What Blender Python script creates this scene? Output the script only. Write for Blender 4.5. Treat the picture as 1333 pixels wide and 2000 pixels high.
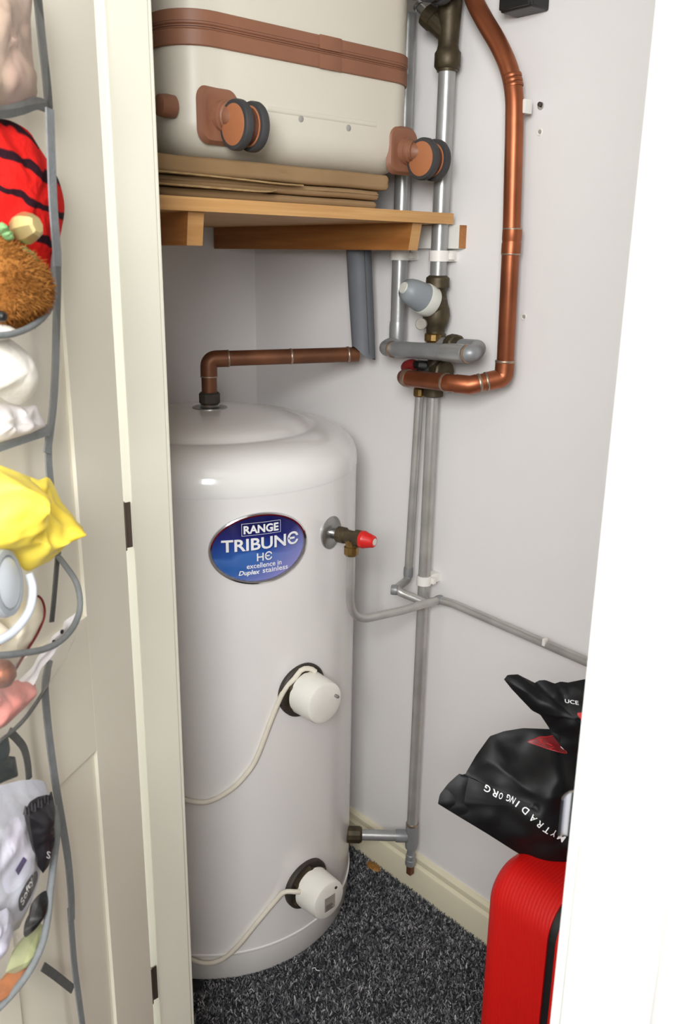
import bpy, bmesh, math, random
import numpy as np
from mathutils import Vector, Matrix, noise
from mathutils.bvhtree import BVHTree

for o in list(bpy.data.objects):
    bpy.data.objects.remove(o)
SC = bpy.context.scene
COL = SC.collection
rnd = random.Random(7)

# ------------------------------------------------------------------ camera
FPX, PITCH, ROLL, YAW = 1695.94, 0.2872, 0.0151, 0.8411
CAMP = Vector((1.644, -1.1999, 1.3299))
fw = Vector((-math.sin(YAW) * math.cos(PITCH), math.cos(YAW) * math.cos(PITCH), -math.sin(PITCH)))
rt0 = Vector((math.cos(YAW), math.sin(YAW), 0))
up0 = rt0.cross(fw)
RT = rt0 * math.cos(ROLL) + up0 * math.sin(ROLL)
UP = -rt0 * math.sin(ROLL) + up0 * math.cos(ROLL)
cd = bpy.data.cameras.new('camera')
cam = bpy.data.objects.new('camera', cd)
COL.objects.link(cam)
M4 = Matrix((RT, UP, -fw)).transposed().to_4x4()
M4.translation = CAMP
cam.matrix_world = M4
cd.sensor_fit = 'VERTICAL'
cd.sensor_height = 36.0
cd.lens = FPX * 36 / 2000
cd.clip_start = 0.02
cd.dof.use_dof = True
cd.dof.focus_distance = 1.45
cd.dof.aperture_fstop = 11
SC.camera = cam

# ------------------------------------------------------------------ light
w = bpy.data.worlds.new('world')
SC.world = w
w.use_nodes = True
w.node_tree.nodes['Background'].inputs[0].default_value = (0.9, 0.95, 1.0, 1)
w.node_tree.nodes['Background'].inputs[1].default_value = 0.3
def area(name, size, energy, color, loc, rot):
    l_ = bpy.data.lights.new(name, 'AREA')
    l_.shape = 'RECTANGLE'
    l_.size, l_.size_y = size
    l_.energy = energy
    l_.color = color
    o_ = bpy.data.objects.new(name, l_)
    COL.objects.link(o_)
    o_.location = loc
    o_.rotation_euler = [math.radians(a) for a in rot]


# daylight through the window in the rear wall of the room, and two unseen fill lights added for brightness
area('window_daylight', (1.8, .7), 60, (.92, .965, 1.0), (1.3, -4.12, 1.95), (90, 0, 0))
area('hinge_gap_fill', (.5, .5), 36, (1.0, .98, .95), (.2, -1.7, 2.27), (0, 0, 0))  # added fill behind the door, brightens the hinge gap from above
area('camera_fill', (.6, .6), 37, (.98, .99, 1.0), (1.92, -1.7, 1.70), (90, 0, 44))  # added soft fill standing in for flash near the camera, not a lamp
SC.view_settings.view_transform = 'Standard'
SC.view_settings.look = 'None'
SC.view_settings.exposure = -0.08
SC.view_settings.gamma = 1.0
SC.view_settings.use_curve_mapping = False


# ------------------------------------------------------------------ maths helpers
def V(*a):
    return Vector(a)


def pray(u, v):
    return fw * FPX + RT * (u - 666.5) - UP * (v - 1000)


def at(u, v, ax, val):
    """point where the sight line of a pixel meets the plane axis = val"""
    r = pray(u, v)
    i = 'xyz'.index(ax)
    return CAMP + r * ((val - CAMP[i]) / r[i])


def atp(u, v, p0, n):
    r = pray(u, v)
    return CAMP + r * ((p0 - CAMP).dot(n) / r.dot(n))


def lerp(a, b, t):
    return a + (b - a) * t


# ------------------------------------------------------------------ materials
MATS = {}


def srgb(r, g, b):
    f = lambda c: (c / 255 / 12.92) if c / 255 <= .04045 else ((c / 255 + .055) / 1.055) ** 2.4
    return (f(r), f(g), f(b), 1)


def mat(name, col, rough=.5, metal=0.0, var=0.08, vscale=8, bump=0.0, bscale=60, spec=.5, coat=0.0,
        col2=None, stretch=None, detail=4):
    m = bpy.data.materials.new(name)
    m.use_nodes = True
    nt = m.node_tree
    b = nt.nodes['Principled BSDF']
    b.inputs['Roughness'].default_value = rough
    b.inputs['Metallic'].default_value = metal
    b.inputs['Specular IOR Level'].default_value = spec
    b.inputs['Coat Weight'].default_value = coat
    b.inputs['Coat Roughness'].default_value = .08
    tc = nt.nodes.new('ShaderNodeTexCoord')
    src = tc.outputs['Object']
    if stretch:
        mp = nt.nodes.new('ShaderNodeMapping')
        mp.inputs['Scale'].default_value = stretch
        nt.links.new(src, mp.inputs[0])
        src = mp.outputs[0]
    nz = nt.nodes.new('ShaderNodeTexNoise')
    nz.inputs['Scale'].default_value = vscale
    nz.inputs['Detail'].default_value = detail
    nt.links.new(src, nz.inputs['Vector'])
    rp = nt.nodes.new('ShaderNodeValToRGB')
    c1 = srgb(*col)
    if col2:
        c2 = srgb(*col2)
    else:
        c2 = tuple(min(1, c * (1 + var)) for c in c1[:3]) + (1,)
        c1 = tuple(c * (1 - var) for c in c1[:3]) + (1,)
    rp.color_ramp.elements[0].color = c1
    rp.color_ramp.elements[1].color = c2
    rp.color_ramp.elements[0].position = .35
    rp.color_ramp.elements[1].position = .65
    nt.links.new(nz.outputs['Fac'], rp.inputs[0])
    nt.links.new(rp.outputs[0], b.inputs['Base Color'])
    if bump:
        n2 = nt.nodes.new('ShaderNodeTexNoise')
        n2.inputs['Scale'].default_value = bscale
        n2.inputs['Detail'].default_value = 3
        nt.links.new(src, n2.inputs['Vector'])
        bp = nt.nodes.new('ShaderNodeBump')
        bp.inputs['Strength'].default_value = bump
        bp.inputs['Distance'].default_value = .002
        nt.links.new(n2.outputs['Fac'], bp.inputs['Height'])
        nt.links.new(bp.outputs[0], b.inputs['Normal'])
    MATS[name] = m
    return m


mat('wall_paint', (235, 232, 230), .85, var=.015, vscale=2, bump=.08, bscale=220, spec=.25)
mat('cream_gloss', (218, 215, 199), .45, var=.015, vscale=3, spec=.35)  # same paint as the door, darkened to offset strong light on the lining
mat('cream_door', (234, 228, 211), .4, var=.015, vscale=3, spec=.4)
mat('white_gloss', (243, 242, 238), .35, var=.01, vscale=3)
mat('skirting', (232, 224, 196), .4, var=.03, vscale=5)
mat('room_wall', (228, 226, 222), .9, var=.02)
mat('carpet_base', (40, 42, 44), .95, var=.3, vscale=300, bump=.6, bscale=500)
mat('cyl_white', (238, 235, 231), .22, var=.012, vscale=4, coat=.3)
mat('lid_white', (241, 239, 235), .16, var=.01, vscale=3, coat=.4)
mat('cap_white', (240, 238, 228), .4, var=.03, vscale=20)
mat('cable', (228, 220, 203), .5, var=.04, vscale=30)
mat('rubber_dark', (58, 52, 44), .6, var=.25, vscale=40)
mat('chrome', (215, 215, 220), .15, 1.0, var=.05)
mat('steel', (165, 165, 162), .35, .9, var=.1, vscale=30)
mat('grey_pipe', (168, 169, 168), .34, .5, var=.1, vscale=14, bump=.12, bscale=90)
mat('grey_pipe_low', (182, 180, 175), .33, .5, var=.12, vscale=18, bump=.12, bscale=90)
mat('grey_paint', (142, 144, 145), .4, .25, var=.08, vscale=20)
mat('copper', (152, 88, 58), .4, .75, var=.22, vscale=10, bump=.1, bscale=60)
mat('copper_dull', (120, 78, 54), .5, .55, var=.25, vscale=14)
mat('solder', (170, 150, 132), .4, .8, var=.15, vscale=50)
mat('brass_dark', (76, 66, 48), .5, .5, var=.3, vscale=45, bump=.2, bscale=150)
mat('brass', (140, 112, 66), .35, .85, var=.25, vscale=40)
mat('clip_white', (236, 233, 226), .45, var=.02)
mat('lagging', (110, 113, 118), .6, var=.06, vscale=12, bump=.25, bscale=120, spec=.35)
mat('knob_grey', (142, 148, 152), .45, var=.03)
mat('knob_white', (214, 214, 204), .45, var=.05, vscale=30)
mat('plug_grey', (165, 160, 150), .5, var=.1)
mat('red_plastic', (214, 38, 34), .35, var=.05)
mat('red_dull', (116, 24, 24), .45, var=.1)
mat('black_plastic', (14, 14, 15), .45, var=.1)
mat('wood_pine', (203, 156, 100), .5, vscale=6, col2=(186, 134, 78), stretch=(1, 1, 12), detail=6)
mat('shelf_wood', (208, 162, 104), .5, vscale=5, col2=(190, 140, 84), stretch=(12, 1, 30), detail=6)
mat('bearer_wood', (176, 118, 62), .5, vscale=5, col2=(152, 96, 46), stretch=(1, 14, 14), detail=6)
mat('cardboard', (158, 130, 96), .8, vscale=5, col2=(144, 116, 82), bump=.08, bscale=60, spec=.2)
mat('cardboard_edge', (172, 146, 106), .85, vscale=60, col2=(146, 118, 80), stretch=(1, 1, 4), spec=.2)
mat('case_cream', (218, 212, 196), .38, var=.015, vscale=4, spec=.4)
mat('case_tan', (142, 96, 72), .5, var=.06, vscale=14, bump=.12, bscale=200)
mat('case_tan_light', (178, 114, 76), .45, var=.04, vscale=14)
mat('zip_dark', (96, 58, 42), .6, var=.2, vscale=120)
mat('tyre', (62, 61, 62), .6, var=.1, vscale=30)
mat('dot_grey', (160, 158, 152), .5, var=.05)
mat('bag_black', (14, 14, 16), .5, var=.1, vscale=9, bump=.12, bscale=26, spec=.28)
mat('print_white', (240, 240, 240), .5, var=.01)
mat('print_red', (190, 34, 40), .45, var=.03)
mat('print_black', (28, 25, 30), .45, var=.05)
mat('strap', (126, 129, 130), .8, var=.07, vscale=120, bump=.3, bscale=500, spec=.2)
mat('strap_dark', (92, 92, 90), .8, var=.07, vscale=120, bump=.3, bscale=500, spec=.2)
mat('mauve_cloth', (186, 152, 140), .7, vscale=18, col2=(168, 148, 120), stretch=(1, 1, .3))
mat('brown_fur', (166, 112, 56), .95, vscale=60, col2=(132, 82, 36), bump=.9, bscale=220, spec=.1)
mat('white_fur', (240, 235, 226), .95, var=.03, vscale=14, bump=.5, bscale=120, spec=.1)
mat('gold', (206, 186, 130), .3, .7, var=.08, vscale=40)
mat('green_leaf', (128, 170, 112), .7, var=.2, vscale=60)
mat('yellow_film', (244, 224, 96), .4, vscale=16, col2=(240, 206, 62), bump=.1, bscale=40)
mat('bluegrey_plastic', (200, 206, 214), .35, var=.03)
mat('bluegrey_dark', (160, 166, 172), .4, var=.04)
mat('cream_fabric', (236, 226, 204), .7, var=.03, vscale=30)
mat('paper_white', (238, 232, 232), .7, var=.02)
mat('pink_pouch', (214, 120, 114), .4, vscale=20, col2=(226, 150, 138))
mat('dark_green', (58, 66, 66), .5, var=.15)
mat('pack_silver', (206, 206, 212), .28, vscale=16, col2=(176, 178, 190), bump=.5, bscale=50)
mat('pack_lilac', (212, 206, 220), .35, vscale=14, col2=(196, 200, 214))
mat('purple', (52, 34, 88), .4, var=.05)
mat('olive', (168, 176, 120), .5, vscale=20, col2=(190, 190, 150))
mat('orange', (206, 128, 66), .5, vscale=16, col2=(188, 108, 60))
mat('scrap_orange', (150, 104, 44), .7, var=.2, vscale=120)
mat('hinge_metal', (128, 116, 106), .4, .8, var=.15)
mat('glass_white', (235, 240, 245), .2, var=.01)


def special_mats():
    # carpet fibres: each fibre gets its own grey
    m = bpy.data.materials.new('carpet_fibre'); m.use_nodes = True
    nt = m.node_tree; b = nt.nodes['Principled BSDF']
    b.inputs['Roughness'].default_value = .9
    b.inputs['Specular IOR Level'].default_value = .15
    g = nt.nodes.new('ShaderNodeNewGeometry')
    r = nt.nodes.new('ShaderNodeValToRGB')
    e = r.color_ramp.elements
    e[0].color = srgb(50, 52, 55); e[0].position = 0
    e[1].color = srgb(196, 194, 192); e[1].position = 1
    x = e.new(.5); x.color = srgb(100, 101, 104)
    x = e.new(.85); x.color = srgb(146, 146, 147)
    nt.links.new(g.outputs['Random Per Island'], r.inputs[0])
    nt.links.new(r.outputs[0], b.inputs['Base Color'])
    MATS['carpet_fibre'] = m
    # blue badge print
    m = bpy.data.materials.new('badge_blue'); m.use_nodes = True
    nt = m.node_tree; b = nt.nodes['Principled BSDF']
    b.inputs['Roughness'].default_value = .2
    b.inputs['Coat Weight'].default_value = .4
    uv = nt.nodes.new('ShaderNodeUVMap')
    sp = nt.nodes.new('ShaderNodeSeparateXYZ'); nt.links.new(uv.outputs[0], sp.inputs[0])
    wv = nt.nodes.new('ShaderNodeTexNoise'); wv.inputs['Scale'].default_value = 3.0
    wv.inputs['Detail'].default_value = 1.5; nt.links.new(uv.outputs[0], wv.inputs['Vector'])
    ad = nt.nodes.new('ShaderNodeMath'); ad.operation = 'MULTIPLY_ADD'
    ad.inputs[1].default_value = .35; nt.links.new(wv.outputs['Fac'], ad.inputs[0])
    nt.links.new(sp.outputs['Y'], ad.inputs[2])
    r = nt.nodes.new('ShaderNodeValToRGB'); e = r.color_ramp.elements
    e[0].position = .12; e[0].color = srgb(62, 104, 176)
    e[1].position = 1.05 if False else 1.0; e[1].color = srgb(20, 22, 84)
    for p, cc in ((.42, (48, 98, 172)), (.56, (70, 112, 184)), (.60, (42, 86, 164)), (.74, (36, 70, 150)), (.84, (30, 34, 112))):
        x = e.new(p); x.color = srgb(*cc)
    nt.links.new(ad.outputs[0], r.inputs[0])
    # lilac sweep towards the lower right
    mx = nt.nodes.new('ShaderNodeMix'); mx.data_type = 'RGBA'
    d = nt.nodes.new('ShaderNodeMath'); d.operation = 'SUBTRACT'
    nt.links.new(sp.outputs['X'], d.inputs[0]); nt.links.new(sp.outputs['Y'], d.inputs[1])
    mr = nt.nodes.new('ShaderNodeMapRange')
    mr.inputs[1].default_value = .1; mr.inputs[2].default_value = .75
    nt.links.new(d.outputs[0], mr.inputs[0])
    nt.links.new(mr.outputs[0], mx.inputs[0])
    nt.links.new(r.outputs[0], mx.inputs[6])
    mx.inputs[7].default_value = srgb(150, 146, 205)
    nt.links.new(mx.outputs[2], b.inputs['Base Color'])
    MATS['badge_blue'] = m
    # clear plastic film of the pockets
    m = bpy.data.materials.new('clear_film'); m.use_nodes = True
    nt = m.node_tree; nt.nodes.remove(nt.nodes['Principled BSDF'])
    out = nt.nodes['Material Output']
    tr = nt.nodes.new('ShaderNodeBsdfTransparent')
    gl = nt.nodes.new('ShaderNodeBsdfGlossy'); gl.inputs['Roughness'].default_value = .12
    df = nt.nodes.new('ShaderNodeBsdfDiffuse'); df.inputs[0].default_value = (.8, .78, .75, 1)
    nz = nt.nodes.new('ShaderNodeTexNoise'); nz.inputs['Scale'].default_value = 35
    bp = nt.nodes.new('ShaderNodeBump'); bp.inputs['Distance'].default_value = .004
    nt.links.new(nz.outputs['Fac'], bp.inputs['Height'])
    nt.links.new(bp.outputs[0], gl.inputs['Normal'])
    m1 = nt.nodes.new('ShaderNodeMixShader'); m1.inputs[0].default_value = .45
    nt.links.new(df.outputs[0], m1.inputs[1]); nt.links.new(gl.outputs[0], m1.inputs[2])
    m2 = nt.nodes.new('ShaderNodeMixShader'); m2.inputs[0].default_value = .16
    nt.links.new(tr.outputs[0], m2.inputs[1]); nt.links.new(m1.outputs[0], m2.inputs[2])
    nt.links.new(m2.outputs[0], out.inputs[0])
    MATS['clear_film'] = m
    # ridged red shell
    m = mat('case_red', (192, 16, 12), .45, var=.03, vscale=5, spec=.3)
    nt = m.node_tree; b = nt.nodes['Principled BSDF']
    tc = nt.nodes.new('ShaderNodeTexCoord')
    mp = nt.nodes.new('ShaderNodeMapping'); mp.inputs['Rotation'].default_value = (0, .12, 0)
    nt.links.new(tc.outputs['Object'], mp.inputs[0])
    wv = nt.nodes.new('ShaderNodeTexWave'); wv.bands_direction = 'X'
    wv.inputs['Scale'].default_value = 64; wv.inputs['Distortion'].default_value = .8
    wv.inputs['Detail'].default_value = 0
    nt.links.new(mp.outputs[0], wv.inputs[0])
    bp = nt.nodes.new('ShaderNodeBump'); bp.inputs['Strength'].default_value = .14; bp.inputs['Distance'].default_value = .002
    nt.links.new(wv.outputs['Fac'], bp.inputs['Height']); nt.links.new(bp.outputs[0], b.inputs['Normal'])
    # red plush with wavy dark stripes
    m = mat('red_plush', (214, 34, 30), .9, var=.1, vscale=30, bump=.5, bscale=200, spec=.1)
    nt = m.node_tree; b = nt.nodes['Principled BSDF']
    old = b.inputs['Base Color'].links[0].from_socket
    tc = nt.nodes.new('ShaderNodeTexCoord')
    mp = nt.nodes.new('ShaderNodeMapping'); mp.inputs['Rotation'].default_value = (.35, -.2, 0)
    nt.links.new(tc.outputs['Object'], mp.inputs[0])
    wv = nt.nodes.new('ShaderNodeTexWave'); wv.bands_direction = 'Z'
    wv.inputs['Scale'].default_value = 12.5; wv.inputs['Distortion'].default_value = 3.2
    wv.inputs['Detail'].default_value = 2; wv.inputs['Detail Scale'].default_value = 2.2
    nt.links.new(mp.outputs[0], wv.inputs[0])
    r = nt.nodes.new('ShaderNodeValToRGB'); r.color_ramp.elements[0].position = .82; r.color_ramp.elements[1].position = .9
    nt.links.new(wv.outputs['Fac'], r.inputs[0])
    mx = nt.nodes.new('ShaderNodeMix'); mx.data_type = 'RGBA'
    nt.links.new(r.outputs[0], mx.inputs[0]); nt.links.new(old, mx.inputs[6])
    mx.inputs[7].default_value = srgb(44, 22, 30)
    nt.links.new(mx.outputs[2], b.inputs['Base Color'])


special_mats()


# ------------------------------------------------------------------ mesh collector
class MB:
    def __init__(s):
        s.v = []; s.f = []; s.uv = None

    def add(s, v, f):
        k = len(s.v)
        s.v += [Vector(p) for p in v]
        s.f += [tuple(i + k for i in q) for q in f]
        return s

    # ---- primitives
    def box(s, a, b, bev=0.0):
        a = Vector(a); b = Vector(b)
        bm = bmesh.new()
        bmesh.ops.create_cube(bm, size=1)
        c = (a + b) / 2; d = b - a
        for v in bm.verts:
            v.co = Vector((c[i] + v.co[i] * d[i] for i in range(3)))
        if bev:
            bmesh.ops.bevel(bm, geom=list(bm.edges), offset=bev, segments=2, profile=.5, affect='EDGES')
        return s.frombm(bm)

    def frombm(s, bm):
        bm.verts.index_update()
        s.add([v.co.copy() for v in bm.verts], [tuple(v.index for v in f.verts) for f in bm.faces])
        bm.free()
        return s

    def obox(s, o, ax, ay, az, bev=0.0):
        """box from corner o along three edge vectors"""
        k = len(s.v)
        m = MB().box((0, 0, 0), (ax.length, ay.length, az.length), bev)
        R = (ax.normalized(), ay.normalized(), az.normalized())
        s.add([o + R[0] * p.x + R[1] * p.y + R[2] * p.z for p in m.v], m.f)
        return s

    def tube(s, path, r, seg=14, caps=True, closed=False):
        P = [Vector(p) for p in path]
        n = len(P)
        rr = r if hasattr(r, '__len__') else [r] * n
        T = []
        for i in range(n):
            if closed:
                t = P[(i + 1) % n] - P[i - 1]
            else:
                t = P[min(i + 1, n - 1)] - P[max(i - 1, 0)]
            T.append(t.normalized())
        a = Vector((0, 0, 1)) if abs(T[0].z) < .9 else Vector((1, 0, 0))
        N = (a - T[0] * a.dot(T[0])).normalized()
        vs = []; fs = []
        for i in range(n):
            if i:
                N = (N - T[i] * N.dot(T[i])).normalized()
            B = T[i].cross(N)
            for k in range(seg):
                q = 2 * math.pi * k / seg
                vs.append(P[i] + (N * math.cos(q) + B * math.sin(q)) * rr[i])
        m = n if closed else n - 1
        for i in range(m):
            j = (i + 1) % n
            for k in range(seg):
                l = (k + 1) % seg
                fs.append((i * seg + k, i * seg + l, j * seg + l, j * seg + k))
        if caps and not closed:
            fs.append(tuple(range(seg))[::-1])
            fs.append(tuple((n - 1) * seg + k for k in range(seg)))
        return s.add(vs, fs)

    def lathe(s, prof, o, axis, seg=32, caps=True):
        """prof: (radius, height along axis)"""
        o = Vector(o); ax = Vector(axis).normalized()
        a = Vector((0, 0, 1)) if abs(ax.z) < .9 else Vector((1, 0, 0))
        N = (a - ax * a.dot(ax)).normalized(); B = ax.cross(N)
        vs = []; fs = []
        for r, h in prof:
            for k in range(seg):
                q = 2 * math.pi * k / seg
                vs.append(o + ax * h + (N * math.cos(q) + B * math.sin(q)) * max(r, 1e-5))
        for i in range(len(prof) - 1):
            for k in range(seg):
                l = (k + 1) % seg
                fs.append((i * seg + k, i * seg + l, (i + 1) * seg + l, (i + 1) * seg + k))
        if caps:
            fs.append(tuple(range(seg))[::-1])
            fs.append(tuple((len(prof) - 1) * seg + k for k in range(seg)))
        return s.add(vs, fs)

    def ribbon(s, path, w, wdir, th=.0015):
        """flat strap swept along path; wdir: across direction (vector or list)"""
        P = [Vector(p) for p in path]; n = len(P)
        vs = []; fs = []
        for i in range(n):
            t = (P[min(i + 1, n - 1)] - P[max(i - 1, 0)]).normalized()
            d = Vector(wdir[i]) if isinstance(wdir, list) else Vector(wdir)
            d = (d - t * d.dot(t)).normalized()
            nn = t.cross(d)
            ww = w[i] if isinstance(w, list) else w
            for a, b in ((-1, -1), (1, -1), (1, 1), (-1, 1)):
                vs.append(P[i] + d * (a * ww / 2) + nn * (b * th / 2))
        for i in range(n - 1):
            for k in range(4):
                l = (k + 1) % 4
                fs.append((i * 4 + k, i * 4 + l, i * 4 + 4 + l, i * 4 + 4 + k))
        fs.append((3, 2, 1, 0)); fs.append(tuple((n - 1) * 4 + k for k in range(4)))
        return s.add(vs, fs)

    def prism(s, pts, vec):
        """polygon pts (3D) extruded along vec"""
        P = [Vector(p) for p in pts]; n = len(P); e = Vector(vec)
        vs = P + [p + e for p in P]
        fs = [tuple(range(n))[::-1], tuple(range(n, 2 * n))]
        for i in range(n):
            j = (i + 1) % n
            fs.append((i, j, n + j, n + i))
        return s.add(vs, fs)

    def shell(s, fn, w, h, rc, a0, a1, re, seg=8, es=8):
        """half of a hard case: rounded rectangle sections from a0 to the rounded end a1"""
        sg = 1 if a1 > a0 else -1
        lv = [(a0, 0)]
        for i in range(es + 1):
            q = math.pi / 2 * i / es
            lv.append((a1 - sg * re * (1 - math.sin(q)), re * (1 - math.cos(q))))
        vs = []; fs = []; n = None
        for a, ins in lv:
            loop = rrect(w - ins, h - ins, max(rc - ins * .6, .006), seg)
            n = len(loop)
            vs += [fn(u, v, a) for u, v in loop]
        for i in range(len(lv) - 1):
            for k in range(n):
                l = (k + 1) % n
                fs.append((i * n + k, i * n + l, (i + 1) * n + l, (i + 1) * n + k))
        fs.append(tuple(range(n))[::-1]); fs.append(tuple((len(lv) - 1) * n + k for k in range(n)))
        return s.add(vs, fs)

    def pillow(s, outline, nrm, tf, tb=None, rings=10, amp=0.0, scale=20, seed=0, power=2.5, smooth=True, N=72, ctr=None, fold=None):
        """soft body bulging either side of a closed outline"""
        P = closed_curve([Vector(p) for p in outline], N, smooth)
        c = ctr if ctr is not None else sum(P, Vector()) / len(P)
        nrm = Vector(nrm).normalized()
        tb = tf if tb is None else tb
        vs = []; fs = []
        off = Vector((seed * 3.1, seed * 1.7, seed * 2.3))
        N = len(P)
        for side, th in ((1, tf), (-1, tb)):
            base = len(vs)
            for k in range(1, rings + 1):
                r = k / rings
                for p in P:
                    q = c + (p - c) * r
                    z = th * (1 - r ** power)
                    if amp:
                        nn = noise.noise(q * scale + off) + .5 * noise.noise(q * scale * 2.3 + off)
                        if fold:
                            nn = nn + fold * (1 - abs(noise.noise(q * scale * .6 + off * 2)) * 4)
                        z += amp * nn * (1 - r ** 5)
                    vs.append(q + nrm * side * z)
            cz = th + (amp * noise.noise(c * scale + off) if amp else 0)
            vs.append(c + nrm * side * cz)
            ci = len(vs) - 1
            for k in range(rings - 1):
                for i in range(N):
                    j = (i + 1) % N
                    f = (base + k * N + i, base + k * N + j, base + (k + 1) * N + j, base + (k + 1) * N + i)
                    fs.append(f[::-1] if side > 0 else f)
            for i in range(N):
                j = (i + 1) % N
                f = (ci, base + i, base + j)
                fs.append(f if side > 0 else f[::-1])
        return s.add(vs, fs)


def rrect(w, h, r, n):
    o = []
    for cx, cy, q0 in ((w - r, h - r, 0), (-w + r, h - r, 90), (-w + r, -h + r, 180), (w - r, -h + r, 270)):
        for i in range(n + 1):
            q = math.radians(q0 + 90 * i / n)
            o.append((cx + r * math.cos(q), cy + r * math.sin(q)))
    return o


def closed_curve(P, N, smooth=True):
    n = len(P)
    D = []
    sub = 12
    for i in range(n):
        p0, p1, p2, p3 = P[i - 1], P[i], P[(i + 1) % n], P[(i + 2) % n]
        for k in range(sub):
            t = k / sub
            if smooth:
                D.append(.5 * ((2 * p1) + (p2 - p0) * t + (2 * p0 - 5 * p1 + 4 * p2 - p3) * t * t + (3 * p1 - p0 - 3 * p2 + p3) * t ** 3))
            else:
                D.append(p1.lerp(p2, t))
    return resample(D + [D[0]], N + 1)[:-1]


def curve(P, N=24):
    P = [Vector(p) for p in P]
    P = [P[0] * 2 - P[1]] + P + [P[-1] * 2 - P[-2]]
    D = []
    for i in range(1, len(P) - 2):
        p0, p1, p2, p3 = P[i - 1], P[i], P[i + 1], P[i + 2]
        for k in range(12):
            t = k / 12
            D.append(.5 * ((2 * p1) + (p2 - p0) * t + (2 * p0 - 5 * p1 + 4 * p2 - p3) * t * t + (3 * p1 - p0 - 3 * p2 + p3) * t ** 3))
    D.append(P[-2])
    return resample(D, N)


def resample(D, N):
    L = [0]
    for i in range(1, len(D)):
        L.append(L[-1] + (D[i] - D[i - 1]).length)
    o = []; j = 0
    for k in range(N):
        s = L[-1] * k / (N - 1)
        while j < len(L) - 2 and L[j + 1] < s:
            j += 1
        d = L[j + 1] - L[j]
        o.append(D[j].lerp(D[j + 1], (s - L[j]) / d if d > 1e-9 else 0))
    return o


def fillet(P, r, n=7):
    """polyline with rounded bends of radius r"""
    P = [Vector(p) for p in P]
    o = [P[0]]
    for i in range(1, len(P) - 1):
        rr = r[i - 1] if hasattr(r, '__len__') else r
        a = P[i - 1] - P[i]; b = P[i + 1] - P[i]
        ang = a.angle(b)
        d = min(rr / math.tan(ang / 2), a.length * .49, b.length * .49)
        p0 = P[i] + a.normalized() * d; p2 = P[i] + b.normalized() * d
        for k in range(n + 1):
            t = k / n
            o.append(p0 * (1 - t) ** 2 + P[i] * 2 * t * (1 - t) + p2 * t * t)
    o.append(P[-1])
    return o


# ------------------------------------------------------------------ object helpers
def root_of(o):
    while o.parent:
        o = o.parent
    return o


def obj(name, mb, m, parent=None, smooth=40, origin=None):
    me = bpy.data.meshes.new(name)
    if parent:
        org = Vector(root_of(parent)['_o'])
    elif origin is not None:
        org = Vector(origin)
    else:
        lo = [min(p[i] for p in mb.v) for i in range(3)]; hi = [max(p[i] for p in mb.v) for i in range(3)]
        org = Vector(((lo[0] + hi[0]) / 2, (lo[1] + hi[1]) / 2, lo[2]))
    me.from_pydata([tuple(p - org) for p in mb.v], [], mb.f)
    me.validate()
    if smooth:
        for p in me.polygons:
            p.use_smooth = True
        me.set_sharp_from_angle(angle=math.radians(smooth))
    if mb.uv:
        ul = me.uv_layers.new(name='UVMap')
        for l in me.loops:
            ul.data[l.index].uv = mb.uv[l.vertex_index]
    me.materials.append(MATS[m])
    o = bpy.data.objects.new(name, me)
    COL.objects.link(o)
    if parent:
        o.parent = parent
    else:
        o.location = org
        o['_o'] = tuple(org)
    return o


def thing(name, loc, label, cat, group=None):
    o = bpy.data.objects.new(name, None)
    COL.objects.link(o)
    o.empty_display_size = .02
    o.location = loc
    o['_o'] = tuple(loc)
    return tag(o, label, cat, group)


def tag(o, label, cat, group=None, kind=None):
    o['label'] = label
    o['category'] = cat
    if group:
        o['group'] = group
    if kind:
        o['kind'] = kind
    return o


def struct(name, mb, m, label=None, **k):
    o = obj(name, mb, m, **k)
    o['kind'] = 'structure'
    if label:
        o['label'] = label
    return o


def text_mesh(body, bold=0.0, shear=0.0):
    """2D outline of a word as (verts, faces), its box moved to start at 0,0"""
    cu = bpy.data.curves.new('lettering', 'FONT')
    cu.body = body
    cu.offset = bold
    cu.shear = shear
    cu.resolution_u = 3
    t = bpy.data.objects.new('lettering', cu)
    COL.objects.link(t)
    dg = bpy.context.evaluated_depsgraph_get()
    dg.update()
    me = bpy.data.meshes.new_from_object(t.evaluated_get(dg))
    v = [p.co.copy() for p in me.vertices]
    f = [tuple(p.vertices) for p in me.polygons]
    bpy.data.objects.remove(t)
    bpy.data.meshes.remove(me)
    x0 = min(p.x for p in v); x1 = max(p.x for p in v); y0 = min(p.y for p in v); y1 = max(p.y for p in v)
    return [((p.x - x0) / (x1 - x0), (p.y - y0) / (y1 - y0)) for p in v], f, (x1 - x0) / (y1 - y0)


# ================================================================== SETTING
JX, JY0, JY1 = .74, -.725, -.669           # left lining face and its depth
RX = 1.361                                 # right lining face
WX = 1.75                                  # right closet wall
CH = 2.35
ROOM = (-1.4, 3.2, -4.2)

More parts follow.
